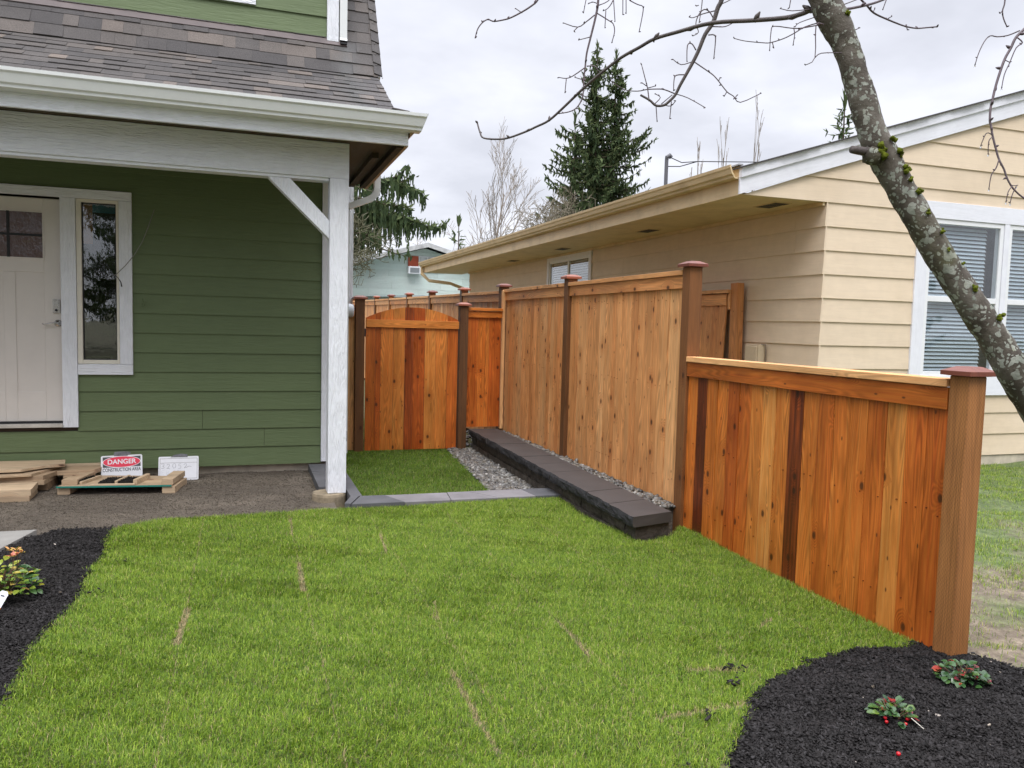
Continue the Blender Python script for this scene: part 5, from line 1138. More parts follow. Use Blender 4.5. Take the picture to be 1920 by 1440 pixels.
# ---- grass blades
def blades(N_per, poly, zf, L=(.016, .036), W=(.0015, .0027), lean=(.3, 1.5), seams=(), tone=(.5, .22), seed=1, dens=None, keep=None):
    r = np.random.default_rng(seed); pl = np.array(poly); x0, y0 = pl.min(0); x1, y1 = pl.max(0)
    n = int(N_per * (x1 - x0) * (y1 - y0)); P = np.stack([r.uniform(x0, x1, n), r.uniform(y0, y1, n)], 1)
    # ragged sod edge
    Q = P + r.normal(0, .012, P.shape); P = P[inpoly(Q, poly)]
    if dens is not None: P = P[r.random(len(P)) < dens(P[:, 0], P[:, 1])]
    straw = np.zeros(len(P), bool)
    for (ax, ay, bx, by, w) in seams:
        a = np.array([ax, ay]); d = np.array([bx, by]) - a; t = np.clip(((P - a) @ d) / (d @ d), 0, 1); dd = np.hypot(*(P - a - t[:, None] * d).T)
        wob = w * (.6 + .7 * np.abs(swirl(P[:, 0], P[:, 1], 14)))
        ins = dd < wob * .85; kp_ = ~ins | (r.random(len(P)) < .35); P = P[kp_]; straw = (straw | ins)[kp_]
    n = len(P); x, y = P.T
    cl = swirl(x, y, 2.1, .3); cl2 = swirl(x, y, 6.5, 1.7)
    ang = 1.6 * swirl(x, y, 1.4, 2.0) + 1.2 * cl2 + r.normal(0, 1.5, n) + .6
    ln = r.uniform(*L, n) * (1 + .06 * cl + .12 * cl2); le = np.clip(r.uniform(*lean, n) + .08 * cl2, .05, 1.5); wd = r.uniform(*W, n)
    dx, dy = np.cos(ang), np.sin(ang); sx_, sy_ = -dy, dx
    z0 = zf(x, y)
    h1 = ln * .5 * np.cos(le * .5); o1 = ln * .5 * np.sin(le * .5); h2 = h1 + ln * .5 * np.cos(le * 1.3); o2 = o1 + ln * .5 * np.sin(le * 1.3)
    h2 = np.maximum(h2, .006)
    V = np.empty((n, 5, 3), np.float32)
    for k, (o, h, w) in enumerate(((0, -.002, -.5), (0, -.002, .5), (1, 0, -.42), (1, 0, .42), (2, 0, 0))):
        oo = (0, o1, o2)[o]; hh = (h if o == 0 else (h1 if o == 1 else h2))
        V[:, k, 0] = x + dx * oo + sx_ * w * wd; V[:, k, 1] = y + dy * oo + sy_ * w * wd; V[:, k, 2] = z0 + hh
    cl3 = swirl(x, y, 23, .9)
    tn = np.clip(tone[0] + tone[1] * (.16 * cl + .22 * cl2 + .4 * cl3 + r.normal(0, 1.1, n)), 0, 1)
    roll = np.floor((x + .26) / .575); rr_ = np.sin(roll * 12.9898 + np.floor(y / 1.6 + np.sin(roll * 7.3)) * 78.233) * 43758.5453; tn = np.clip(tn + .10 * ((rr_ - np.floor(rr_)) - .5) * (seed == 1), 0, 1)
    dry = (r.random(n) < .035) | straw; le = np.where(straw, 1.45, le); ln = np.where(straw, ln * .6, ln); tn = np.where(dry, 1.0, tn * .9)
    T = np.ones((n, 5, 4), np.float32); T[:, :, 0] = tn[:, None]; T[:, :, 1] = r.uniform(.85, 1.15, n)[:, None]
    b = (np.arange(n) * 5)[:, None]
    return V.reshape(-1, 3), b + np.array([[0, 1, 3, 2]]), b + np.array([[2, 3, 4]]), T.reshape(-1, 4)
m_grass = tonemat('grass', [(0, (0.032, 0.078, 0.005)), (.35, (0.116, 0.210, 0.010)), (.7, (0.262, 0.375, 0.030)), (.86, (0.42, 0.49, 0.07)), (.93, (0.46, 0.42, 0.13)), (1, (0.40, .31, .16))], .5, trans=.3, spec=.35)
seams = [(.322, 4.73, .308, 4.19, .022), (-.25, 4.09, -.265, 3.62, .026), (.815, 3.03, .81, 2.40, .016), (1.46, 3.50, 1.43, 3.03, .015), (.88, 5.20, .85, 4.78, .013), (.338, 5.80, .318, 5.28, .011), (.938, 3.87, .895, 3.60, .010), (1.44, 2.45, 1.85, 2.47, .018), (1.78, 2.80, 1.98, 2.74, .02), (1.0, 2.2, 1.02, 1.9, .01), (2.35, 3.1, 2.5, 3.2, .012)] + [(b_, 1.3, b_ + .01, 5.9, .0042) for b_ in (-.26, .315, .885, 1.45, 2.02, 2.58)]
def dn(x, y): return np.clip(1.15 - (y - 2.6) * .12, .62, 1)
G = blades(50000, LAWN, zlawn, seams=seams, dens=dn)
o = link('grass', fastmesh('grass', G[0], [G[1], G[2]], m_grass, G[3])); tag(o, 'bright green freshly laid turf in front of the house', 'grass', kind='stuff')
G = blades(20000, GLAWN, zgl, L=(.025, .042), tone=(.32, .18), seed=2, dens=lambda x, y: np.where(y < 9.2, 1, .4))
o = link('grass', fastmesh('grass', G[0], [G[1], G[2]], m_grass, G[3])); tag(o, 'darker green strip of turf running up to the gate', 'grass', kind='stuff')
YARD = [(3.08, 2.5), (3.2, 2.3), (4.0, 1.6), (9, 1.6), (11, 6.7), (3.1, 6.7)]
def dy_(x, y): return np.clip((swirl(x, y, 1.6, .8) * .9 + .32 * (y > 3.9) + .5 * swirl(x, y, 6, .2) + .24), .12, 1) ** 1.2
G = blades(9000, YARD, zm, L=(.02, .045), tone=(.55, .28), seed=5, dens=dy_)
o = link('grass', fastmesh('grass', G[0], [G[1], G[2]], m_grass, G[3])); tag(o, 'sparse patchy grass and mud in the neighbouring yard', 'grass', kind='stuff')

# ---- mulch
m_mbase = simple('mulch_base', (0.012, 0.010, 0.011), .9, 0, .3, 30, 1, 60, .3, .02)
m_chip = tonemat('mulch_chip', [(0, (0.006, 0.005, 0.0045)), (.7, (0.018, 0.0155, 0.0145)), (.975, (0.034, 0.031, 0.031)), (.99, (0.30, 0.24, 0.17)), (1, (0.40, .35, .3))], .7, spec=.25)
def chips(N_per, poly, zf, seed, S=(.004, .026), jit=.015):
    r = np.random.default_rng(seed); pl = np.array(poly); x0, y0 = pl.min(0) - .03; x1, y1 = pl.max(0) + .03
    n = int(N_per * (x1 - x0) * (y1 - y0)); P = np.stack([r.uniform(x0, x1, n), r.uniform(y0, y1, n)], 1); P = P[inpoly(P + r.normal(0, jit, P.shape), poly)]; n = len(P)
    l = S[0] + (S[1] - S[0]) * r.random(n) ** 3.2; w = l * r.uniform(.25, .6, n); t = l * r.uniform(.12, .3, n)
    base = np.array([(-1, -1, -1), (1, -.6, -1), (.7, 1, -1), (-.9, .7, -1), (-.8, -.8, 1), (1, -.4, .8), (.6, .8, 1), (-1, .9, .7)]) * .5
    V = base[None] * np.stack([l, w, t], 1)[:, None] + r.normal(0, 1, (n, 8, 3)) * (l * .06)[:, None, None]
    yaw = r.uniform(0, 2 * np.pi, n); pit = r.normal(0, .35, n); rol = r.normal(0, .5, n)
    def rot(V, a, i, j):
        c_, s_ = np.cos(a)[:, None], np.sin(a)[:, None]; u, v_ = V[:, :, i].copy(), V[:, :, j].copy(); V[:, :, i] = c_ * u - s_ * v_; V[:, :, j] = s_ * u + c_ * v_
    rot(V, rol, 1, 2); rot(V, pit, 0, 2); rot(V, yaw, 0, 1)
    V[:, :, 0] += P[:, 0:1]; V[:, :, 1] += P[:, 1:2]; V[:, :, 2] += (zf(P[:, 0], P[:, 1]) + r.uniform(0, .010, n))[:, None]
    F = np.array([(3, 2, 1, 0), (4, 5, 6, 7), (0, 1, 5, 4), (1, 2, 6, 5), (2, 3, 7, 6), (3, 0, 4, 7)]); F = (np.arange(n) * 8)[:, None, None] + F[None]
    T = np.ones((n, 8, 4), np.float32); T[:, :, 0] = r.random(n)[:, None] ** 1.0 * np.where(r.random(n) < .985, .97, 1.03)[:, None]; T[:, :, 1] = r.uniform(.8, 1.2, n)[:, None]
    return V.reshape(-1, 3), F.reshape(-1, 4), T.reshape(-1, 4)
MR = [(2.968, 2.76), (2.89, 2.735), (2.6, 2.755), (2.42, 2.74), (2.25, 2.67), (2.02, 2.585), (1.80, 2.42), (1.66, 2.27), (1.47, 2.11), (1.37, 1.9), (1.33, 1.2), (1.3, .2), (4.2, .2), (4.0, 1.5), (3.5, 2.1), (3.2, 2.34), (3.10, 2.52), (3.05, 2.60)]
zmr = lambda X, Y: -1.435 + .035 * np.clip(1 - np.hypot(X - 2.6, Y - 1.9) / 1.2, 0, 1) + .012 * swirl(X, Y, 4, 1.1) + .006 * swirl(X, Y, 13, .1)
grid_mesh('mulch_soil', 1.2, 4.3, .1, 2.8, 260, 230, zmr, m_mbase, MR)
V, F, T = chips(75000, MR, zmr, 3)
o = link('mulch', fastmesh('mulch', V, [F], m_chip, T)); tag(o, 'black bark mulch bed in the right foreground by the fence post', 'mulch', kind='stuff')
ML = [(-.80, 5.80), (-1.05, 5.83), (-1.20, 5.68), (-1.275, 5.6), (-1.52, 4.6), (-2.1, 2.6), (-2.4, 1.8), (-1.4, 2.35), (-.95, 2.9), (-.83, 3.25), (-.82, 3.45), (-.85, 3.75), (-.80, 4.1), (-.765, 4.35), (-.80, 4.75), (-.78, 5.17), (-.83, 5.5)]
zml = lambda X, Y: -1.44 + .02 * np.clip(1 - np.abs(X + 1.1) / .5, 0, 1) + .012 * swirl(X, Y, 4, 2.1) + .005 * swirl(X, Y, 13, .7)
grid_mesh('mulch_soil', -2.5, -.7, 1.7, 5.9, 140, 300, zml, m_mbase, ML)
V, F, T = chips(55000, ML, zml, 4)
o = link('mulch', fastmesh('mulch', V, [F], m_chip, T)); tag(o, 'narrow black bark mulch bed between path and lawn on the left', 'mulch', kind='stuff')
# stray crumbs of mulch on the turf edge
r = np.random.default_rng(9); Vs, Fs, Ts = [], [], []; off = 0
for (cx, cy, rr) in ((1.64, 2.40, .035), (1.95, 2.72, .05), (1.88, 2.62, .03), (-.66, 4.9, .03), (-.70, 4.4, .03), (1.38, 2.12, .03)):
    pg_ = [(cx + rr * math.cos(a), cy + rr * .7 * math.sin(a)) for a in np.linspace(0, 6.28, 9)[:-1]]
    V, F, T = chips(5000, pg_, lambda X, Y: zlawn(X, Y) + .024, int(cx * 100) + 900, S=(.01, .03)); Vs.append(V); Fs.append(F + off); Ts.append(T); off += len(V)
o = link('mulch', fastmesh('mulch', np.concatenate(Vs), [np.concatenate(Fs)], m_chip, np.concatenate(Ts))); tag(o, 'stray crumbs of black mulch scattered on the turf', 'mulch', kind='stuff')

# ---- crumbs of soil and small stones on the dirt
DP = [(-3.2, 5.85), (-1.3, 5.85), (-.8, 5.86), (-.54, 5.97), (.1, 6.01), (.56, 6.05), (.62, 6.3), (.56, 6.6), (.62, 6.75), (.62, 7.88), (-3.2, 7.88)]
V, F, T = chips(12000, DP, lambda X, Y: zd(X, Y) - .002, 77, S=(.003, .013), jit=.03)
o = link('dirt_crumbs', fastmesh('dirt_crumbs', V, [F], m_clod, T)); tag(o, 'loose crumbs of damp brown soil and grit in front of the green wall', 'soil', kind='stuff')
# ---- pebbles
m_peb = tonemat('pebble', [(0, (0.04, 0.038, 0.036)), (.35, (0.10, 0.096, 0.088)), (.6, (0.155, 0.135, 0.105)), (.8, (0.19, 0.19, 0.18)), (1, (0.38, 0.36, 0.33))], .38, spec=.5)
bm_ = __import__('bmesh').new(); __import__('bmesh').ops.create_icosphere(bm_, subdivisions=2, radius=1); ico = np.array([v.co[:] for v in bm_.verts]); icf = np.array([[v.index for v in f.verts] for f in bm_.faces]); bm_.free()
def pebbles(pts, size, seed, zf):
    r = np.random.default_rng(seed); n = len(pts); s_ = r.uniform(*size, n)
    V = ico[None] * np.stack([s_ * r.uniform(.8, 1.4, n), s_ * r.uniform(.7, 1, n), s_ * r.uniform(.45, .75, n)], 1)[:, None]
    V *= (1 + .12 * np.sin(ico[None, :, 0:1] * 3 + r.uniform(0, 6, (n, 1, 1))) + .08 * np.sin(ico[None, :, 1:2] * 5 + r.uniform(0, 6, (n, 1, 1))))
    for a, i, j in ((r.normal(0, .4, n), 0, 2), (r.uniform(0, 6.28, n), 0, 1)):
        c_, q = np.cos(a)[:, None], np.sin(a)[:, None]; u, w = V[:, :, i].copy(), V[:, :, j].copy(); V[:, :, i] = c_ * u - q * w; V[:, :, j] = q * u + c_ * w
    V[:, :, 0] += pts[:, 0:1]; V[:, :, 1] += pts[:, 1:2]; V[:, :, 2] += (zf(pts[:, 0], pts[:, 1]) + r.uniform(-.002, .012, n) + s_ * .3)[:, None]
    F = (np.arange(n) * len(ico))[:, None, None] + icf[None]
    T = np.ones((n, len(ico), 4), np.float32); T[:, :, 0] = r.beta(1.6, 1.8, n)[:, None]; T[:, :, 1] = r.uniform(.8, 1.15, n)[:, None]
    return fastmesh('pebbles', V.reshape(-1, 3), [F.reshape(-1, 3)], m_peb, T.reshape(-1, 4), smooth=True)
PG = [(2.05, 6.33), (2.50, 6.33), (2.53, 7.5), (2.58, 8.9), (2.30, 9.0), (2.22, 8.4), (2.17, 7.7), (2.11, 7.0)]
pl = np.array(PG); q = np.stack([r.uniform(2.0, 2.6, 5200), r.uniform(6.3, 9, 5200)], 1); q = q[inpoly(q, PG)]
o = link('pebbles', pebbles(q, (.010, .022), 21, lambda X, Y: -1.477 + 0 * X)); tag(o, 'grey river pebbles in the strip between gate lawn and block wall', 'pebbles', kind='stuff')
t_ = r.random(900); q = np.stack([2.785 + .125 * t_ + r.uniform(0, 1, 900) * (.20 - .125 * t_), 4.90 + 4.0 * t_], 1); q = q[q[:, 0] < 2.965]
o = link('pebbles', pebbles(q, (.012, .026), 22, lambda X, Y: -1.278 + 0 * X)); tag(o, 'row of river pebbles between the cap stones and tall fence', 'pebbles', kind='stuff')
mb = MB(); mb.quadbox([Vector(z_) for z_ in ((2.76, 4.93, -1.5), (2.99, 4.93, -1.5), (2.86, 8.95, -1.5), (2.99, 8.95, -1.5), (2.76, 4.93, -1.272), (2.99, 4.93, -1.272), (2.86, 8.95, -1.272), (2.99, 8.95, -1.272))]); tag(mb.build('backfill_soil', m_dirt), kind='structure')
q = np.stack([r.uniform(2.2, 2.93, 700), r.uniform(9.05, 14, 700)], 1)
o = link('pebbles', pebbles(q, (.014, .026), 23, lambda X, Y: -1.47 + 0 * X)); tag(o, 'pebbles behind the gate glimpsed through the gap', 'pebbles', kind='stuff')
# ---- path slabs at the left
m_slab = simple('slab', (0.25, 0.24, 0.22), .75, 0, .18, 3, .4, 60, .3, .003)
def yrow(y0, y1, xr0, xr1):
    mb = MB(); mb.quadbox([Vector(z_) for z_ in ((-3.5, y0, -1.5), (xr0, y0, -1.5), (-3.5, y1, -1.5), (xr1, y1, -1.5), (-3.5, y0, -1.408), (xr0, y0, -1.408), (-3.5, y1, -1.408), (xr1, y1, -1.408))]); return mb
xe = lambda y: -1.25 - (5.83 - y) * .235
pm = MB(); e = [1.5 + .385 * i for i in range(12)]; e[-1] = 5.79
for i in range(11):
    q = yrow(e[i] + .003, e[i + 1] - .003, xe(e[i]), xe(e[i + 1])); b = len(pm.v); pm.v += q.v; pm.f += [[b + k for k in f] for f in q.f]; pm.uv += q.uv; pm.t += q.t
tag(pm.build('path', m_slab, bevel=.003), kind='structure')

# ================================================================== SMALL PLANTS
def leaf(V, F, T, p, d, n_, L, W, tone, val, fold=.25, seg=4):
    """one pointed oval leaf, folded on its midrib"""
    d = d.normalized(); s_ = d.cross(n_).normalized(); n2 = s_.cross(d); b = len(V)
    prof = [(0, .1), (.3, .85), (.6, 1), (.85, .6), (1, .02)]
    for (t, w) in prof:
        c_ = p + d * L * t - n2 * (t * t * L * .25)
        V += [c_ - s_ * w * W + n2 * w * W * fold, c_, c_ + s_ * w * W + n2 * w * W * fold]
        T += [(tone, val, 0, 1)] * 3
    for i in range(len(prof) - 1):
        a = b + i * 3; F += [(a, a + 1, a + 4, a + 3), (a + 1, a + 2, a + 5, a + 4)]
m_leaf = tonemat('shrub_leaf', [(0, (0.02, 0.06, 0.022)), (.35, (0.05, 0.12, 0.03)), (.6, (0.16, 0.24, 0.03)), (.75, (0.45, 0.42, 0.06)), (.88, (0.55, 0.28, 0.12)), (.95, (0.30, 0.04, 0.03)), (1, (0.22, 0.02, 0.03))], .25, trans=.15, spec=.55)
m_berry = simple('berry', (0.55, 0.012, 0.02), .18, 0, .05); m_stem = simple('stem', (0.10, 0.055, 0.03), .6)
def plant(name, x, y, zf, n, R_, H, L, W, tones, label, cat, berries=(), seed=0, shoots=0):
    rr = random.Random(seed); z0 = float(zf(np.array([x]), np.array([y]))[0]); t = thing(name, (x, y, z0), label, cat)
    V, F, T = [], [], []; st = MB()
    for i in range(n):
        a = rr.uniform(0, 6.28); r_ = R_ * math.sqrt(rr.random()); h = H * (1 - .55 * (r_ / R_) ** 2) * rr.uniform(.35, 1)
        p = Vector((x + r_ * math.cos(a), y + r_ * math.sin(a), z0 + h)); d = Vector((math.cos(a + rr.uniform(-1, 1)), math.sin(a + rr.uniform(-1, 1)), rr.uniform(-.3, .8)))
        leaf(V, F, T, p, d, Vector((rr.uniform(-.4, .4), rr.uniform(-.6, .2), 1)), L * rr.uniform(.7, 1.2), W * rr.uniform(.8, 1.2), rr.choice(tones) + rr.uniform(-.05, .05), rr.uniform(.8, 1.2))
    for i in range(n // 6):
        a = rr.uniform(0, 6.28); r_ = R_ * rr.random(); st.tube([(x + .01 * math.cos(a), y + .01 * math.sin(a), z0 - .01), (x + r_ * .6 * math.cos(a), y + r_ * .6 * math.sin(a), z0 + H * .4), (x + r_ * math.cos(a), y + r_ * math.sin(a), z0 + H * .75)], .0022, 4)
    for i in range(shoots):
        a = rr.uniform(0, 6.28); b_ = Vector((x + R_ * .5 * math.cos(a), y + R_ * .5 * math.sin(a), z0 + H * .8)); tp = b_ + Vector((rr.uniform(-.02, .02), 0, .07)); st.tube([b_, tp], .0015, 4)
        for k in range(5): leaf(V, F, T, tp, Vector((rr.uniform(-1, 1), rr.uniform(-1, 1), rr.uniform(.1, 1))), Vector((0, 0, 1)), L * .7, W * .6, rr.choice([.8, .87, .93]), 1.1)
    st.build('stem', m_stem, t)
    me = bpy.data.meshes.new('leaves'); me.from_pydata([tuple(v) for v in V], [], F); a_ = me.attributes.new('tone', 'FLOAT_COLOR', 'POINT'); a_.data.foreach_set('color', np.array(T, np.float32).ravel()); me.materials.append(m_leaf); me.polygons.foreach_set('use_smooth', [True] * len(F)); link('leaves', me, t)
    for (bx, by, bz) in berries:
        mb = MB(); mb.lathe([(.0008, -.0062), (.004, -.0048), (.0066, 0), (.005, .0045), (.0008, .0066)], x + bx, y + by, 10); 
        for v in mb.v: v.z += z0 + bz
        mb.build('berry', m_berry, t, smooth=True)
    return t
plant('wintergreen_plant', 2.80, 2.37, zmr, 110, .088, .075, .034, .013, [.05, .08, .12, .15, .2, .25, .3, .35, .1, .2, .98], 'low glossy wintergreen beside the foot of the fence post', 'plant', [(-.07, -.06, .02), (.02, -.045, .045), (.028, -.04, .038)], 1)
plant('wintergreen_plant', 2.262, 2.185, zmr, 60, .062, .065, .033, .013, [.1, .2, .25, .3, .4, .45, .3, .2, .5, .98], 'small wintergreen with red berries in the open mulch', 'plant', [(-.055, -.02, .022), (-.058, -.03, .012), (.022, -.045, .018), (.035, -.045, .018), (.0, -.06, .01)], 2)
mb = MB(); mb.tube([(2.275, 2.115, -1.37), (2.305, 2.085, -1.40)], .0018, 5); o = mb.build('plant_label_stick', m_cream); ground_origin(o); tag(o, 'thin white stick poking from the mulch in front of the small wintergreen', 'stick')
bz = float(zmr(np.array([2.09]), np.array([1.985]))[0]) + .014
mb = MB(); mb.lathe([(.001, -.0075), (.005, -.0058), (.008, 0), (.006, .0055), (.001, .008)], 2.09, 1.985, 12)
for v in mb.v: v.z += bz
o = mb.build('berry', m_berry, smooth=True); ground_origin(o); tag(o, 'single fallen red berry lying on the black mulch', 'berry')
plant('young_shrub', -1.135, 4.42, zml, 300, .17, .20, .045, .013, [.2, .3, .35, .4, .5, .5, .55, .6, .66, .72, .5, .82], 'yellow-green young shrub with orange shoot tips in the left mulch bed', 'shrub', (), 3, 7)
TG = thing('plant_tag', (-1.075, 4.22, -1.43), 'white and orange nursery tag stuck in the mulch beside the young shrub', 'plant tag')
Mt = Matrix.Translation((-1.072, 4.20, -1.355)) @ Matrix.Rotation(math.radians(22), 4, 'Y') @ Matrix.Rotation(math.radians(68), 4, 'X')
plate('tag_plate', [(-.014, -.05), (.014, -.05), (.02, .035), (.012, .048), (-.012, .048), (-.02, .035)], -.0008, .0008, Mt, m_swhite, TG)
plate('tag_band', [(-.0142, -.06), (.0142, -.06), (.0155, -.028), (-.0155, -.028)], -.001, .0012, Mt, simple('tag_orange', (0.75, .25, .03), .4), TG)
plate('tag_print', [(-.008, .022), (.008, .022), (.008, .028), (-.008, .028)], .0009, .0012, Mt, m_ink, TG)
plate('tag_stake', [(-.004, -.10), (.004, -.10), (.004, -.06), (-.004, -.06)], -.0008, .0008, Mt, m_swhite, TG)
# ================================================================== FOREGROUND TREE
mt, nt, p = mat('bark'); P = pos(nt)
n1 = noise(nt, P, 9, 5, .6); n2 = noise(nt, mapping(nt, P, (26, 26, 20)), 1, 3, .55)
dst = nd(nt, 'ShaderNodeVectorMath', {0: P, 1: nd(nt, 'ShaderNodeVectorMath', {0: nd(nt, 'ShaderNodeTexNoise', {'Vector': P, 'Scale': 22, 'Detail': 3}).outputs['Color'], 'Scale': .055}, operation='SCALE').outputs[0]}, operation='ADD').outputs[0]
vo = nd(nt, 'ShaderNodeTexVoronoi', {'Vector': dst, 'Scale': 78.0, 'Randomness': 1.0}); vsep = nd(nt, 'ShaderNodeSeparateColor', {0: vo.outputs['Color']})
vo2 = nd(nt, 'ShaderNodeTexVoronoi', {'Vector': dst, 'Scale': 36.0}); v2s = nd(nt, 'ShaderNodeSeparateColor', {0: vo2.outputs['Color']})
c = ramp(nt, n1, [(.3, (0.028, 0.02, 0.013)), (.5, (0.078, 0.064, 0.047)), (.7, (0.15, 0.133, 0.108))])
l1 = math_(nt, 'MULTIPLY', math_(nt, 'LESS_THAN', vo.outputs['Distance'], math_(nt, 'MULTIPLY', vsep.outputs[1], .62)), math_(nt, 'GREATER_THAN', vsep.outputs[0], .35))
l2 = math_(nt, 'MULTIPLY', math_(nt, 'LESS_THAN', vo2.outputs['Distance'], math_(nt, 'MULTIPLY', v2s.outputs[1], .60)), math_(nt, 'GREATER_THAN', v2s.outputs[0], .45))
lich = math_(nt, 'MAXIMUM', l1, l2)
lc = ramp(nt, n2, [(.3, (0.19, 0.21, 0.17)), (.6, (0.33, 0.34, 0.29)), (.8, (0.25, 0.26, 0.17))])
sy = nd(nt, 'ShaderNodeSeparateXYZ', {0: nd(nt, 'ShaderNodeNewGeometry').outputs['Normal']})
c = mix(nt, math_(nt, 'MULTIPLY', lich, .9), c, lc)
gm = rng_(nt, noise(nt, P, 6, 4, .6), .55, .7, 0, .35); c = mix(nt, gm, c, (0.09, .10, .02, 1))
nt.links.new(c, p.inputs['Base Color']); p.inputs['Roughness'].default_value = .75
nt.links.new(bump(nt, math_(nt, 'ADD', noise(nt, P, 60, 5, .7), math_(nt, 'MULTIPLY', lich, .6)), .9, .006), p.inputs['Normal']); m_bark = mt
m_twig = simple('twig_bark', (0.085, 0.058, 0.065), .55, 0, .3, 40); m_br = simple('branch_bark', (0.07, 0.055, 0.05), .6, 0, .35, 30, .6, 200)
m_moss = simple('moss', (0.13, 0.155, 0.012), .95, 0, .4, 60, 1, 160, .2, .01)
def smooth_path(pts, k=3):
    P_ = [Vector(q[:3]) for q in pts]; R_ = [q[3] for q in pts]; out, rad = [], []
    for i in range(len(P_) - 1):
        p0, p1, p2, p3 = P_[max(i - 1, 0)], P_[i], P_[i + 1], P_[min(i + 2, len(P_) - 1)]
        for j in range(k):
            t = j / k; a = .5 * ((2 * p1) + (p2 - p0) * t + (2 * p0 - 5 * p1 + 4 * p2 - p3) * t * t + (3 * p1 - p0 - 3 * p2 + p3) * t ** 3)
            out.append(a); rad.append(R_[i] * (1 - t) + R_[i + 1] * t)
    out.append(P_[-1]); rad.append(R_[-1]); return out, rad
base = TREE[0][1][0]
FT = thing('bare_tree', (base[0], base[1], -1.46), 'leaning bare tree with lichen-spotted trunk and moss, crossing the right of the view', 'tree')
for kind, pts in TREE:
    mb = MB()
    if kind == 'trunk':
        pts = [(pts[0][0] + .12, pts[0][1] - .02, -1.6, .11)] + list(pts); pa, ra = smooth_path(pts, 9); ra = [q * .87 for q in ra]
        mb.tube(pa, ra, 28)
        for v in mb.v:
            pass
        me = addmesh('trunk', mb.v, mb.f, m_bark, mb.uv, mb.t, True)
        for v in me.vertices:
            # lumps and burls, pushed outwards from the stem
            q = v.co; d = min(range(len(pa)), key=lambda i: (pa[i] - q).length_squared); n_ = (q - pa[d]).normalized()
            v.co = q + n_ * (.005 * mnoise.noise(q * 9) + .0035 * mnoise.noise(q * 24) + .0016 * mnoise.noise(q * 60))
        link('trunk', me, FT); continue
    n = 10 if kind in ('limb', 'branch') else 5
    pa, ra = smooth_path(pts, 4 if kind != 'twig' else 3)
    mb.tube(pa, ra, n)
    if kind == 'twig' or pts[-1][3] < .004:
        for q, r_ in [(pa[-1], max(ra[-1] * 1.9, .0022))] + ([(pa[i], ra[i] * 1.6) for i in range(4, len(pa) - 1, 6)] if kind != 'limb' else []):
            d = Vector((random.uniform(-1, 1), random.uniform(-1, 1), random.uniform(-.3, 1))).normalized()
            mb.tube([q - d * r_ * .5, q + d * r_ * 1.2, q + d * r_ * 2.6], [r_ * .6, r_ * .8, r_ * .2], 5)
    mb.build(kind, m_br if (kind != 'twig' and pts[0][3] > .0075) else m_twig, FT, smooth=True)
kb = TREE[0][1]
for i, (x, y, z, r_) in enumerate(MOSS):
    V, F = [], []; rr = random.Random(i)
    for b_ in range(5):
        c_ = Vector((x, y, z)) + Vector((rr.uniform(-1, 1), rr.uniform(-.2, .6), rr.uniform(-1, 1))) * r_ * .6; s_ = r_ * rr.uniform(.28, .5); o_ = len(V)
        for v in ico:
            q = Vector([float(k) for k in v]); V.append(c_ + q * s_ * (1 + .7 * mnoise.noise(q * 2.1 + c_ * 40)))
        F += [[o_ + int(k) for k in f] for f in icf]
    me = addmesh('moss_clump', V, F, m_moss, smooth=True); link('moss_clump', me, FT)
kn = MB(); kp = [Vector(TREE[0][1][10][:3]), ]
c_ = Vector(MOSS[3][:3]) + Vector((-.012, .03, -.012)); V, F = [], []
for v in ico:
    q = Vector([float(k) for k in v]); V.append(c_ + q * .034 * (1 + .35 * mnoise.noise(q * 2.2)))
me = addmesh('knot', V, [[int(k) for k in f] for f in icf], m_bark, smooth=True); link('knot', me, FT)
# rain drops hanging on the right-hand twigs
m_drop, nt, p = mat('water_drop'); p.inputs['Base Color'].default_value = (.9, .93, 1, 1); p.inputs['Transmission Weight'].default_value = 1; p.inputs['Roughness'].default_value = .02; p.inputs['IOR'].default_value = 1.33
for kind, pts in TREE:
    q = pts[-1]
    if kind == 'twig' and q[2] < .85 and q[0] > 2.0:
        mb = MB(); mb.lathe([(.0003, -.0035), (.0018, -.0028), (.0026, 0), (.0016, .0022), (.0003, .004)], q[0], q[1], 8)
        for v in mb.v: v.z += q[2] - .005
        mb.build('water_drop', m_drop, FT, smooth=True)
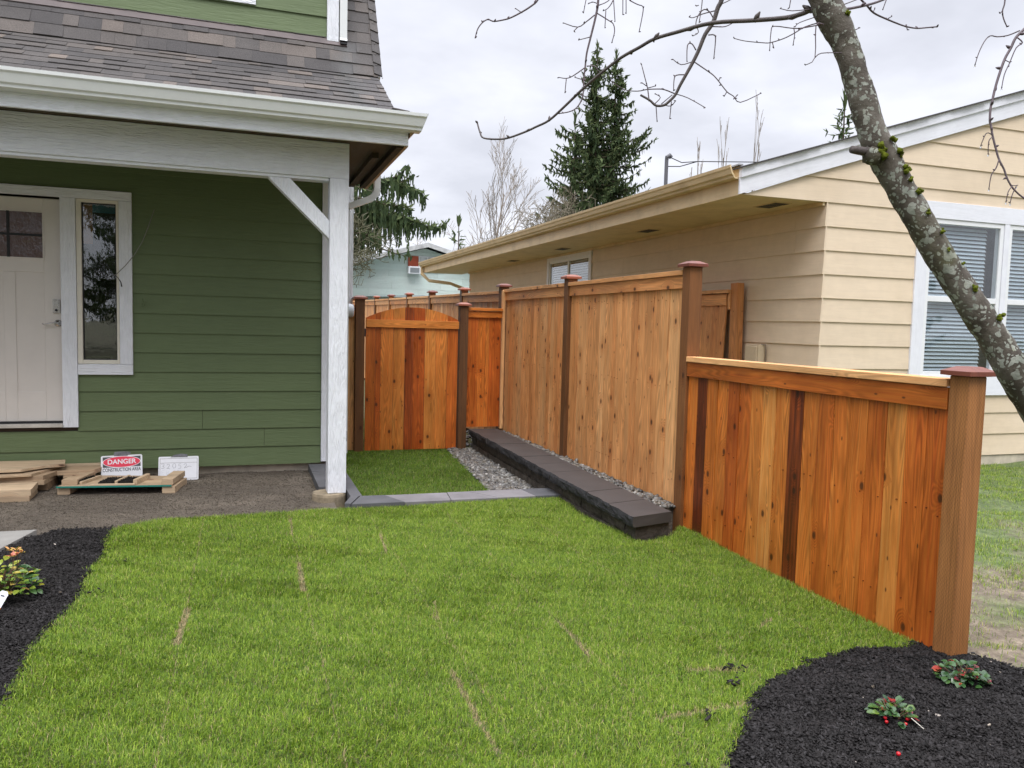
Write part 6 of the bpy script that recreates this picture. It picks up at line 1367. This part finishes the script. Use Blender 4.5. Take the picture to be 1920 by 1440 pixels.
# ================================================================== BACKGROUND TREES
m_con = tonemat('conifer_needles', [(0, (0.03, 0.05, 0.024)), (.5, (0.06, 0.09, 0.036)), (1, (0.14, 0.17, 0.075))], .8, trans=.1, spec=.15)
m_trunk = simple('conifer_trunk', (0.07, 0.05, 0.035), .9, 0, .3, 3)
def card(V, F, T, p, d, side, L, W, tn, val):
    b = len(V); V += [p - side * W * .5, p + side * W * .5, p + d * L * .6 + side * W * .4, p + d * L, p + d * L * .6 - side * W * .4]
    T += [(tn, val, 0, 1)] * 5; F.append((b, b + 1, b + 2, b + 3, b + 4))
def bough(V, F, T, rr, path, hang, tn0=.4, dens=9.0, w=.16, wmb=None, up=.5, weep=False):
    """needle sprays hanging under and bristling along a bough"""
    Ls = [(path[i + 1] - path[i]).length for i in range(len(path) - 1)]; tot = sum(Ls)
    n = int(tot * dens)
    for k in range(n):
        t = (k + rr.random()) / n; s_ = t * tot; i = 0
        while i < len(Ls) - 1 and s_ > Ls[i]: s_ -= Ls[i]; i += 1
        p = path[i].lerp(path[i + 1], min(1, s_ / Ls[i])); ax = (path[i + 1] - path[i]).normalized(); sd = ax.cross(Vector((0, 0, 1))).normalized()
        hl = hang(t) * rr.uniform(.5, 1.25)
        off = sd * rr.uniform(-1, 1) * .35 * (1.1 - t)
        q = p + off * rr.uniform(0, 1)
        if weep:
            q = p + sd * rr.uniform(-.3, .3); d = Vector((rr.uniform(-.05, .05), 0, -1)); side = Vector((1, rr.uniform(-.6, .6), 0)).normalized(); lk = rr.uniform(.6, 1.15) * hang(t) * (1.5 if rr.random() < .2 else 1)
            k2 = 0
            while k2 * .13 < lk:
                f_ = 1 - k2 * .13 / (lk + .01); card(V, F, T, q, (d + Vector((rr.uniform(-.35, .35), 0, 0))).normalized(), side, .24, w * (.5 + f_) * rr.uniform(.6, 1.2), min(1, max(0, tn0 + rr.uniform(-.3, .3))), rr.uniform(.7, 1.15)); q = q + d * .13; k2 += 1
            for j in range(3): card(V, F, T, p + sd * rr.uniform(-.35, .35), (ax * rr.uniform(-.3, 1) + Vector((0, 0, rr.uniform(-.3, .8)))).normalized(), Vector((rr.uniform(-1, 1), rr.uniform(-1, 1), rr.uniform(-1, 1))).normalized(), rr.uniform(.14, .30), .11, min(1, tn0 + .3 + rr.uniform(-.3, .3)), 1.1)
            continue
        m_ = max(1, int(hl / .22))
        for j in range(m_):
            d = Vector((rr.uniform(-.25, .25), rr.uniform(-.25, .25), -1)) + ax * .25; card(V, F, T, q, d.normalized(), Vector((rr.uniform(-1, 1), rr.uniform(-1, 1), rr.uniform(-.2, .2))).normalized(), rr.uniform(.22, .42), w * rr.uniform(.5, 1.2), min(1, max(0, tn0 + rr.uniform(-.35, .35) - .1 * (j > 0))), rr.uniform(.75, 1.2)); q = q + d.normalized() * .2
        for j in range(3):
            d = ax * rr.uniform(.2, 1) + sd * rr.uniform(-1, 1) + Vector((0, 0, rr.uniform(-.2, up)))
            card(V, F, T, p + off * rr.random(), d.normalized(), Vector((rr.uniform(-1, 1), rr.uniform(-1, 1), rr.uniform(-1, 1))).normalized(), rr.uniform(.2, .42), w * rr.uniform(.5, 1.1), min(1, max(0, tn0 + .25 + rr.uniform(-.3, .35))), rr.uniform(.8, 1.25))
    if wmb is not None: wmb.tube(path, [max(.012, .05 * (1 - i / len(path))) for i in range(len(path))], 4, cap=False)
def crownmesh(V, F, T, mat_, parent, name='crown'):
    me = bpy.data.meshes.new(name); me.from_pydata([tuple(v) for v in V], [], F); a_ = me.attributes.new('tone', 'FLOAT_COLOR', 'POINT'); a_.data.foreach_set('color', np.array(T, np.float32).ravel()); me.materials.append(mat_); return link(name, me, parent)
def conifer(x, y, H, R_, seed, label, prof=None, z0=-1.5, dens=7, hang=.5, group='evergreens beyond the houses', step=.42, zmin=.15, tnb=.4, per=None, lift=0.0, w=.16):
    rr = random.Random(seed); t = thing('conifer_tree', (x, y, z0), label, 'tree', group)
    tb = MB(); tb.tube([(x, y, z0), (x + .05, y, z0 + H * .5), (x, y, z0 + H)], [.03 * H * .5, .016 * H * .5, .02], 8); 
    V, F, T = [], [], []; z = zmin * H
    while z < H * .985:
        f = z / H; rad = R_ * (prof(f) if prof else (1 - f) ** .8)
        nb = max(3, int((per or 5) * (1 - .3 * f)))
        for k in range(nb):
            a = rr.uniform(0, 6.28); L = rad * rr.uniform(.42, 1.15); zz = z0 + z + rr.uniform(-.2, .2)
            droop = .18 * L; d = Vector((math.cos(a), math.sin(a), 0)); path = []
            for i in range(6):
                s_ = i / 5; path.append(Vector((x, y, zz)) + d * L * s_ + Vector((0, 0, -droop * math.sin(s_ * 2.4) + .22 * L * s_ * s_ + lift * L * s_)))
            bough(V, F, T, rr, path, lambda q: hang * (1.15 - q) * min(1, L), tnb, dens, w, tb if L > .8 else None)
        z += step * (1 - .35 * f)
    for k in range(16): card(V, F, T, Vector((x, y, z0 + H * (.94 + .06 * rr.random()))), Vector((rr.uniform(-.4, .4), rr.uniform(-.4, .4), 1)).normalized(), Vector((1, 0, 0)), .5, .1, .6, 1)
    tb.build('trunk', m_trunk, t); crownmesh(V, F, T, m_con, t); return t
pr1 = lambda f: (1.0 - f) ** .55 * (.6 if f > .62 else 1.0) * (1.0 if f < .55 else .85)
conifer(22.7, 50, 20.6, 7.6, 1, 'tallest dark evergreen, left of the close pair behind the yellow roof', prof=lambda f: (.15 * min(1, (1 - f) * 7) if f > .73 else .34 + (.73 - f) * .45), dens=6, per=7, step=.44, zmin=.38, hang=.8)
conifer(24.35, 50.5, 20.3, 7.6, 2, 'tall dark evergreen, right of the close pair behind the yellow roof', prof=lambda f: (.17 * min(1, (1 - f) * 7) if f > .72 else .36 + (.72 - f) * .35), dens=6, per=7, step=.44, zmin=.38, hang=.8)
conifer(20.8, 49, 15.4, 3.6, 3, 'shorter dark evergreen at the left foot of the tall pair', prof=lambda f: (.25 * min(1, (1 - f) * 6) if f > .75 else .35 + (.75 - f) * 1.2), dens=6, per=6, step=.46, zmin=.4, hang=.7)
conifer(26.0, 30, 12.2, 3.2, 4, 'small dark evergreen tip rising over the yellow house roof', dens=6, zmin=.6, step=.4, w=.11)
conifer(10.9, 41, 6.9, 1.5, 5, 'little dark evergreen beside the bare trees behind the teal house', dens=7, zmin=.3, w=.12)
# weeping evergreen partly hidden by the porch
rr = random.Random(31); WT = thing('weeping_conifer', (3.2, 34, -1.5), 'big evergreen with long hanging sprays above the teal house roof', 'tree')
tb = MB(); tb.tube([(3.2, 34, -1.5), (3.3, 34, 5), (3.2, 34, 12)], [.45, .32, .1], 10); V, F, T = [], [], []
for (pa, L0, L1, dn_) in (([(3.2, 34, 5.6), (5.0, 34, 6.0), (6.3, 34, 5.9), (7.0, 33.8, 5.65), (7.5, 33.8, 5.35)], 1.5, .35, 34), ([(5.4, 34, 5.8), (6.3, 34, 6.2), (6.75, 33.8, 6.6)], .5, .2, 26), ([(6.2, 34, 5.8), (6.8, 34, 6.1), (7.0, 33.8, 6.3)], .4, .2, 20),
        ([(3.4, 34, 4.9), (5.2, 34, 5.0), (6.3, 33.9, 4.95), (6.9, 33.8, 4.85)], 1.5, .5, 30), ([(5.0, 34, 4.6), (6.6, 33.8, 4.45), (7.6, 33.8, 4.15), (8.1, 33.8, 4.15), (8.45, 33.8, 4.35)], 1.15, .2, 30),
        ([(4.4, 34.4, 4.4), (5.6, 34.2, 4.4), (6.4, 34, 4.3), (6.9, 34, 4.2)], .9, .8, 24), ([(3.3, 34, 3.4), (5.0, 34, 3.3), (6.2, 34, 2.95), (7.0, 34, 2.8)], .35, .1, 8), ([(3.2, 34, 7.0), (4.6, 34, 7.2), (5.6, 34, 7.0)], 1.3, .5, 24), ([(3.2, 34.4, 8.4), (4.4, 34, 8.4), (5.0, 34, 8.2)], 1.2, .4, 20),
        ([(4.6, 33.6, 5.1), (5.4, 33.6, 5.0), (5.8, 33.6, 4.9)], 1.3, 1.4, 16)) + tuple(([(3.2, 34, z_), (3.2 + 1.6 * math.cos(a_), 34 + 1.6 * math.sin(a_), z_ + .25), (3.2 + r_ * math.cos(a_), 34 + r_ * math.sin(a_), z_)], 1.1, .4, 16) for z_, a_, r_ in [(1.5 + k_ * .62, 2.0 + (k_ * 2.4) % 3.6, 3.4 - .17 * k_) for k_ in range(16)]) + tuple(([(3.2, 34, z_), (3.2 + .8 * math.cos(k_ * 2.4), 34 + .8 * math.sin(k_ * 2.4), z_ + .1), (3.2 + r_ * math.cos(k_ * 2.4), 34 + r_ * math.sin(k_ * 2.4), z_ - .1)], .8, .3, 16) for k_, z_, r_ in [(k_, 8.8 + k_ * .3, 1.9 - .14 * k_) for k_ in range(12)]):
    path = [Vector(q) for q in pa]; bough(V, F, T, rr, path, lambda q: L0 * (1 - q) + L1 * q, .35, dn_ * .5, .10, tb, .7, True)
tb.build('trunk', m_trunk, WT); crownmesh(V, F, T, m_con, WT)
# bare trees
def barky(name, col): return simple(name, col, .85, 0, .3, 2)
def bare(name, x, y, H, seed, label, mat_, spread=.35, levels=4, kids=(7, 6, 5, 4), r0=.12, up=.5, z0=-1.5, start=.25, wig=.12, buds=False, minr=.008, group='bare trees behind the houses', drop=.55):
    rr = random.Random(seed); t = thing(name, (x, y, z0), label, 'tree', group); tr = MB(); cr_ = MB()
    def grow(p, d, L, r_, lv):
        pts = [p]; rad = [r_]; n = 5 if lv < 2 else 3; q = p; dd = d.copy()
        for i in range(n):
            dd = (dd + Vector((rr.uniform(-1, 1), rr.uniform(-1, 1), rr.uniform(-.3, 1) * up)) * wig).normalized(); q = q + dd * L / n; pts.append(q); rad.append(max(minr, r_ * (1 - .75 * (i + 1) / n)))
        (tr if lv == 0 else cr_).tube(pts, rad, 7 if lv == 0 else 3, cap=False)
        if lv < levels - 1:
            for k in range(kids[lv]):
                s_ = start + (1 - start) * (k + rr.random()) / kids[lv]; i = min(n - 1, int(s_ * n)); b_ = pts[i].lerp(pts[i + 1], s_ * n - i)
                ax = (pts[i + 1] - pts[i]).normalized(); sd = ax.cross(Vector((rr.uniform(-1, 1), rr.uniform(-1, 1), rr.uniform(-1, 1)))).normalized()
                nd_ = (ax * (1 - spread) + sd * spread * 1.3 + Vector((0, 0, up * .25))).normalized(); grow(b_, nd_, L * drop * rr.uniform(.7, 1.1) * (1.15 - .45 * s_), max(minr, rad[i] * .55), lv + 1)
    grow(Vector((x, y, z0)), Vector((0, 0, 1)), H, r0, 0)
    tr.build('trunk', mat_, t); cr_.build('crown', mat_, t); return t
m_b1 = barky('bare_bark_tan', (0.26, 0.22, 0.18)); m_b2 = barky('bare_bark_grey', (0.17, 0.145, 0.10)); m_b3 = barky('bare_bark_olive', (0.105, 0.10, 0.055))
bare('upright_bare_tree', 12.4, 40, 8.3, 51, 'tall vase-shaped leafless tree left of the tall evergreens', m_b1, .30, 4, (13, 8, 4), .12, .8, start=.36, wig=.10, minr=.0095, drop=.50)
bare('mossy_bare_tree', 15.0, 43, 6.8, 52, 'twiggy leafless tree with mossy branches left below the tall evergreens', m_b2, .55, 4, (12, 11, 8), .12, .4, start=.35, wig=.3, minr=.013, drop=.6)
bare('mossy_bare_tree', 17.6, 44, 7.4, 53, 'twiggy leafless tree right in front of the tall evergreens', m_b2, .55, 4, (12, 11, 8), .12, .4, start=.4, wig=.3, minr=.013, drop=.58)
bare('low_bare_shrub', 10.2, 44, 5.2, 54, 'faint leafless bush behind the right slope of the teal roof', m_b1, .6, 4, (8, 6, 5), .06, .4, start=.4, wig=.25, minr=.011)
bare('olive_bare_tree', 3.3, 31, 5.7, 55, 'dense olive-brown leafless tree right beside the white porch post', m_b3, .6, 4, (14, 12, 9), .12, .3, start=.3, wig=.3, minr=.013, drop=.52)
bare('olive_bare_tree', 5.15, 39.5, 5.7, 56, 'low olive leafless tree behind the left slope of the teal roof', m_b3, .6, 4, (13, 12, 9), .10, .3, start=.3, wig=.3, minr=.013, drop=.5)
for i, (x, H) in enumerate(((18.4, 8.1), (19.7, 8.9), (21.1, 9.7))):
    bare('pollard_tree', x, 30, H, 60 + i, ['leafless upright shoots left of the service mast cable over the yellow roof', 'leafless upright shoots in the middle over the yellow roof edge', 'tallest leafless upright shoots beside the leaning trunk over the yellow roof'][i], m_b1, .16, 3, (9, 4), .06, 2.5, start=.62, wig=.03, minr=.009, drop=.30)
# trees and a house across the street, behind the camera: what the window panes reflect
conifer(-9, -22, 15, 3.4, 70, 'tall evergreen across the street, behind the viewpoint, mirrored in the door window', dens=4, per=5, step=.6, zmin=.12, group='evergreens across the street', w=.3)
conifer(-5.0, -24, 18, 4.6, 71, 'second evergreen across the street, behind the viewpoint, mirrored in the door window', dens=4, per=5, step=.6, zmin=.12, group='evergreens across the street', w=.3)

# houses across the street, behind the viewpoint: they close off the low sky and show in the panes
for i, (x, w, h, colr, lab, nm) in enumerate(((-29, 13, 3.3, (0.30, 0.27, 0.24), 'brown-grey house across the street, behind the viewpoint on the left', 'a'), (-14.5, 12, 3.4, (0.25, 0.13, 0.09), 'red-brown house across the street, behind the viewpoint just left of it', 'b'), (6, 13, 3.2, (0.42, 0.43, 0.42), 'pale grey house across the street, behind the viewpoint on the right', 'c'), (23, 13, 3.4, (0.33, 0.36, 0.30), 'dull green house across the street, far right behind the viewpoint', 'd'))):
    H_ = thing('house', (x, -19, -1.6), lab, 'house', 'houses across the street')
    mb = MB(); mb.box(x - w / 2, x + w / 2, -27, -18, -1.62, h); mb.build('wall', simple('far_wall', colr, .8, 0, .1, 3), H_)
    mb = MB(); mb.prism([(-28, h - .1), (-17.2, h - .1), (-22.5, h + 3.0)], 0, x - w / 2 - .5, x + w / 2 + .5); mb.build('roof', simple('far_roof', (0.07, .065, .065), .9, 0, .2, 3), H_)
    for wx in (-.32, .05, .33):
        mb = MB(); mb.box(x + wx * w - .9, x + wx * w + .9, -17.99, -17.93, .3, 1.7); wf = mb.build('window', m_vinyl, H_)
        mb = MB(); mb.box(x + wx * w - .8, x + wx * w + .8, -17.925, -17.91, .4, 1.6); mb.build('window_pane', m_black, wf)
    mb = MB(); mb.box(x - w * .16, x - w * .16 + 1, -17.99, -17.94, -1.3, .85); mb.build('door', m_door, H_)
for i, (x, y, H) in enumerate(((-21.5, -20, 12), (14.5, -21, 13), (-38, -22, 14), (34, -22, 13))):
    conifer(x, y, H, 3.6, 80 + i, ['evergreen between the brown-grey and red-brown houses across the street', 'evergreen between the pale grey and dull green houses across the street', 'evergreen at the far left end of the row across the street', 'evergreen at the far right end of the row across the street'][i], dens=3, per=5, step=.7, zmin=.1, group='evergreens across the street', w=.4)
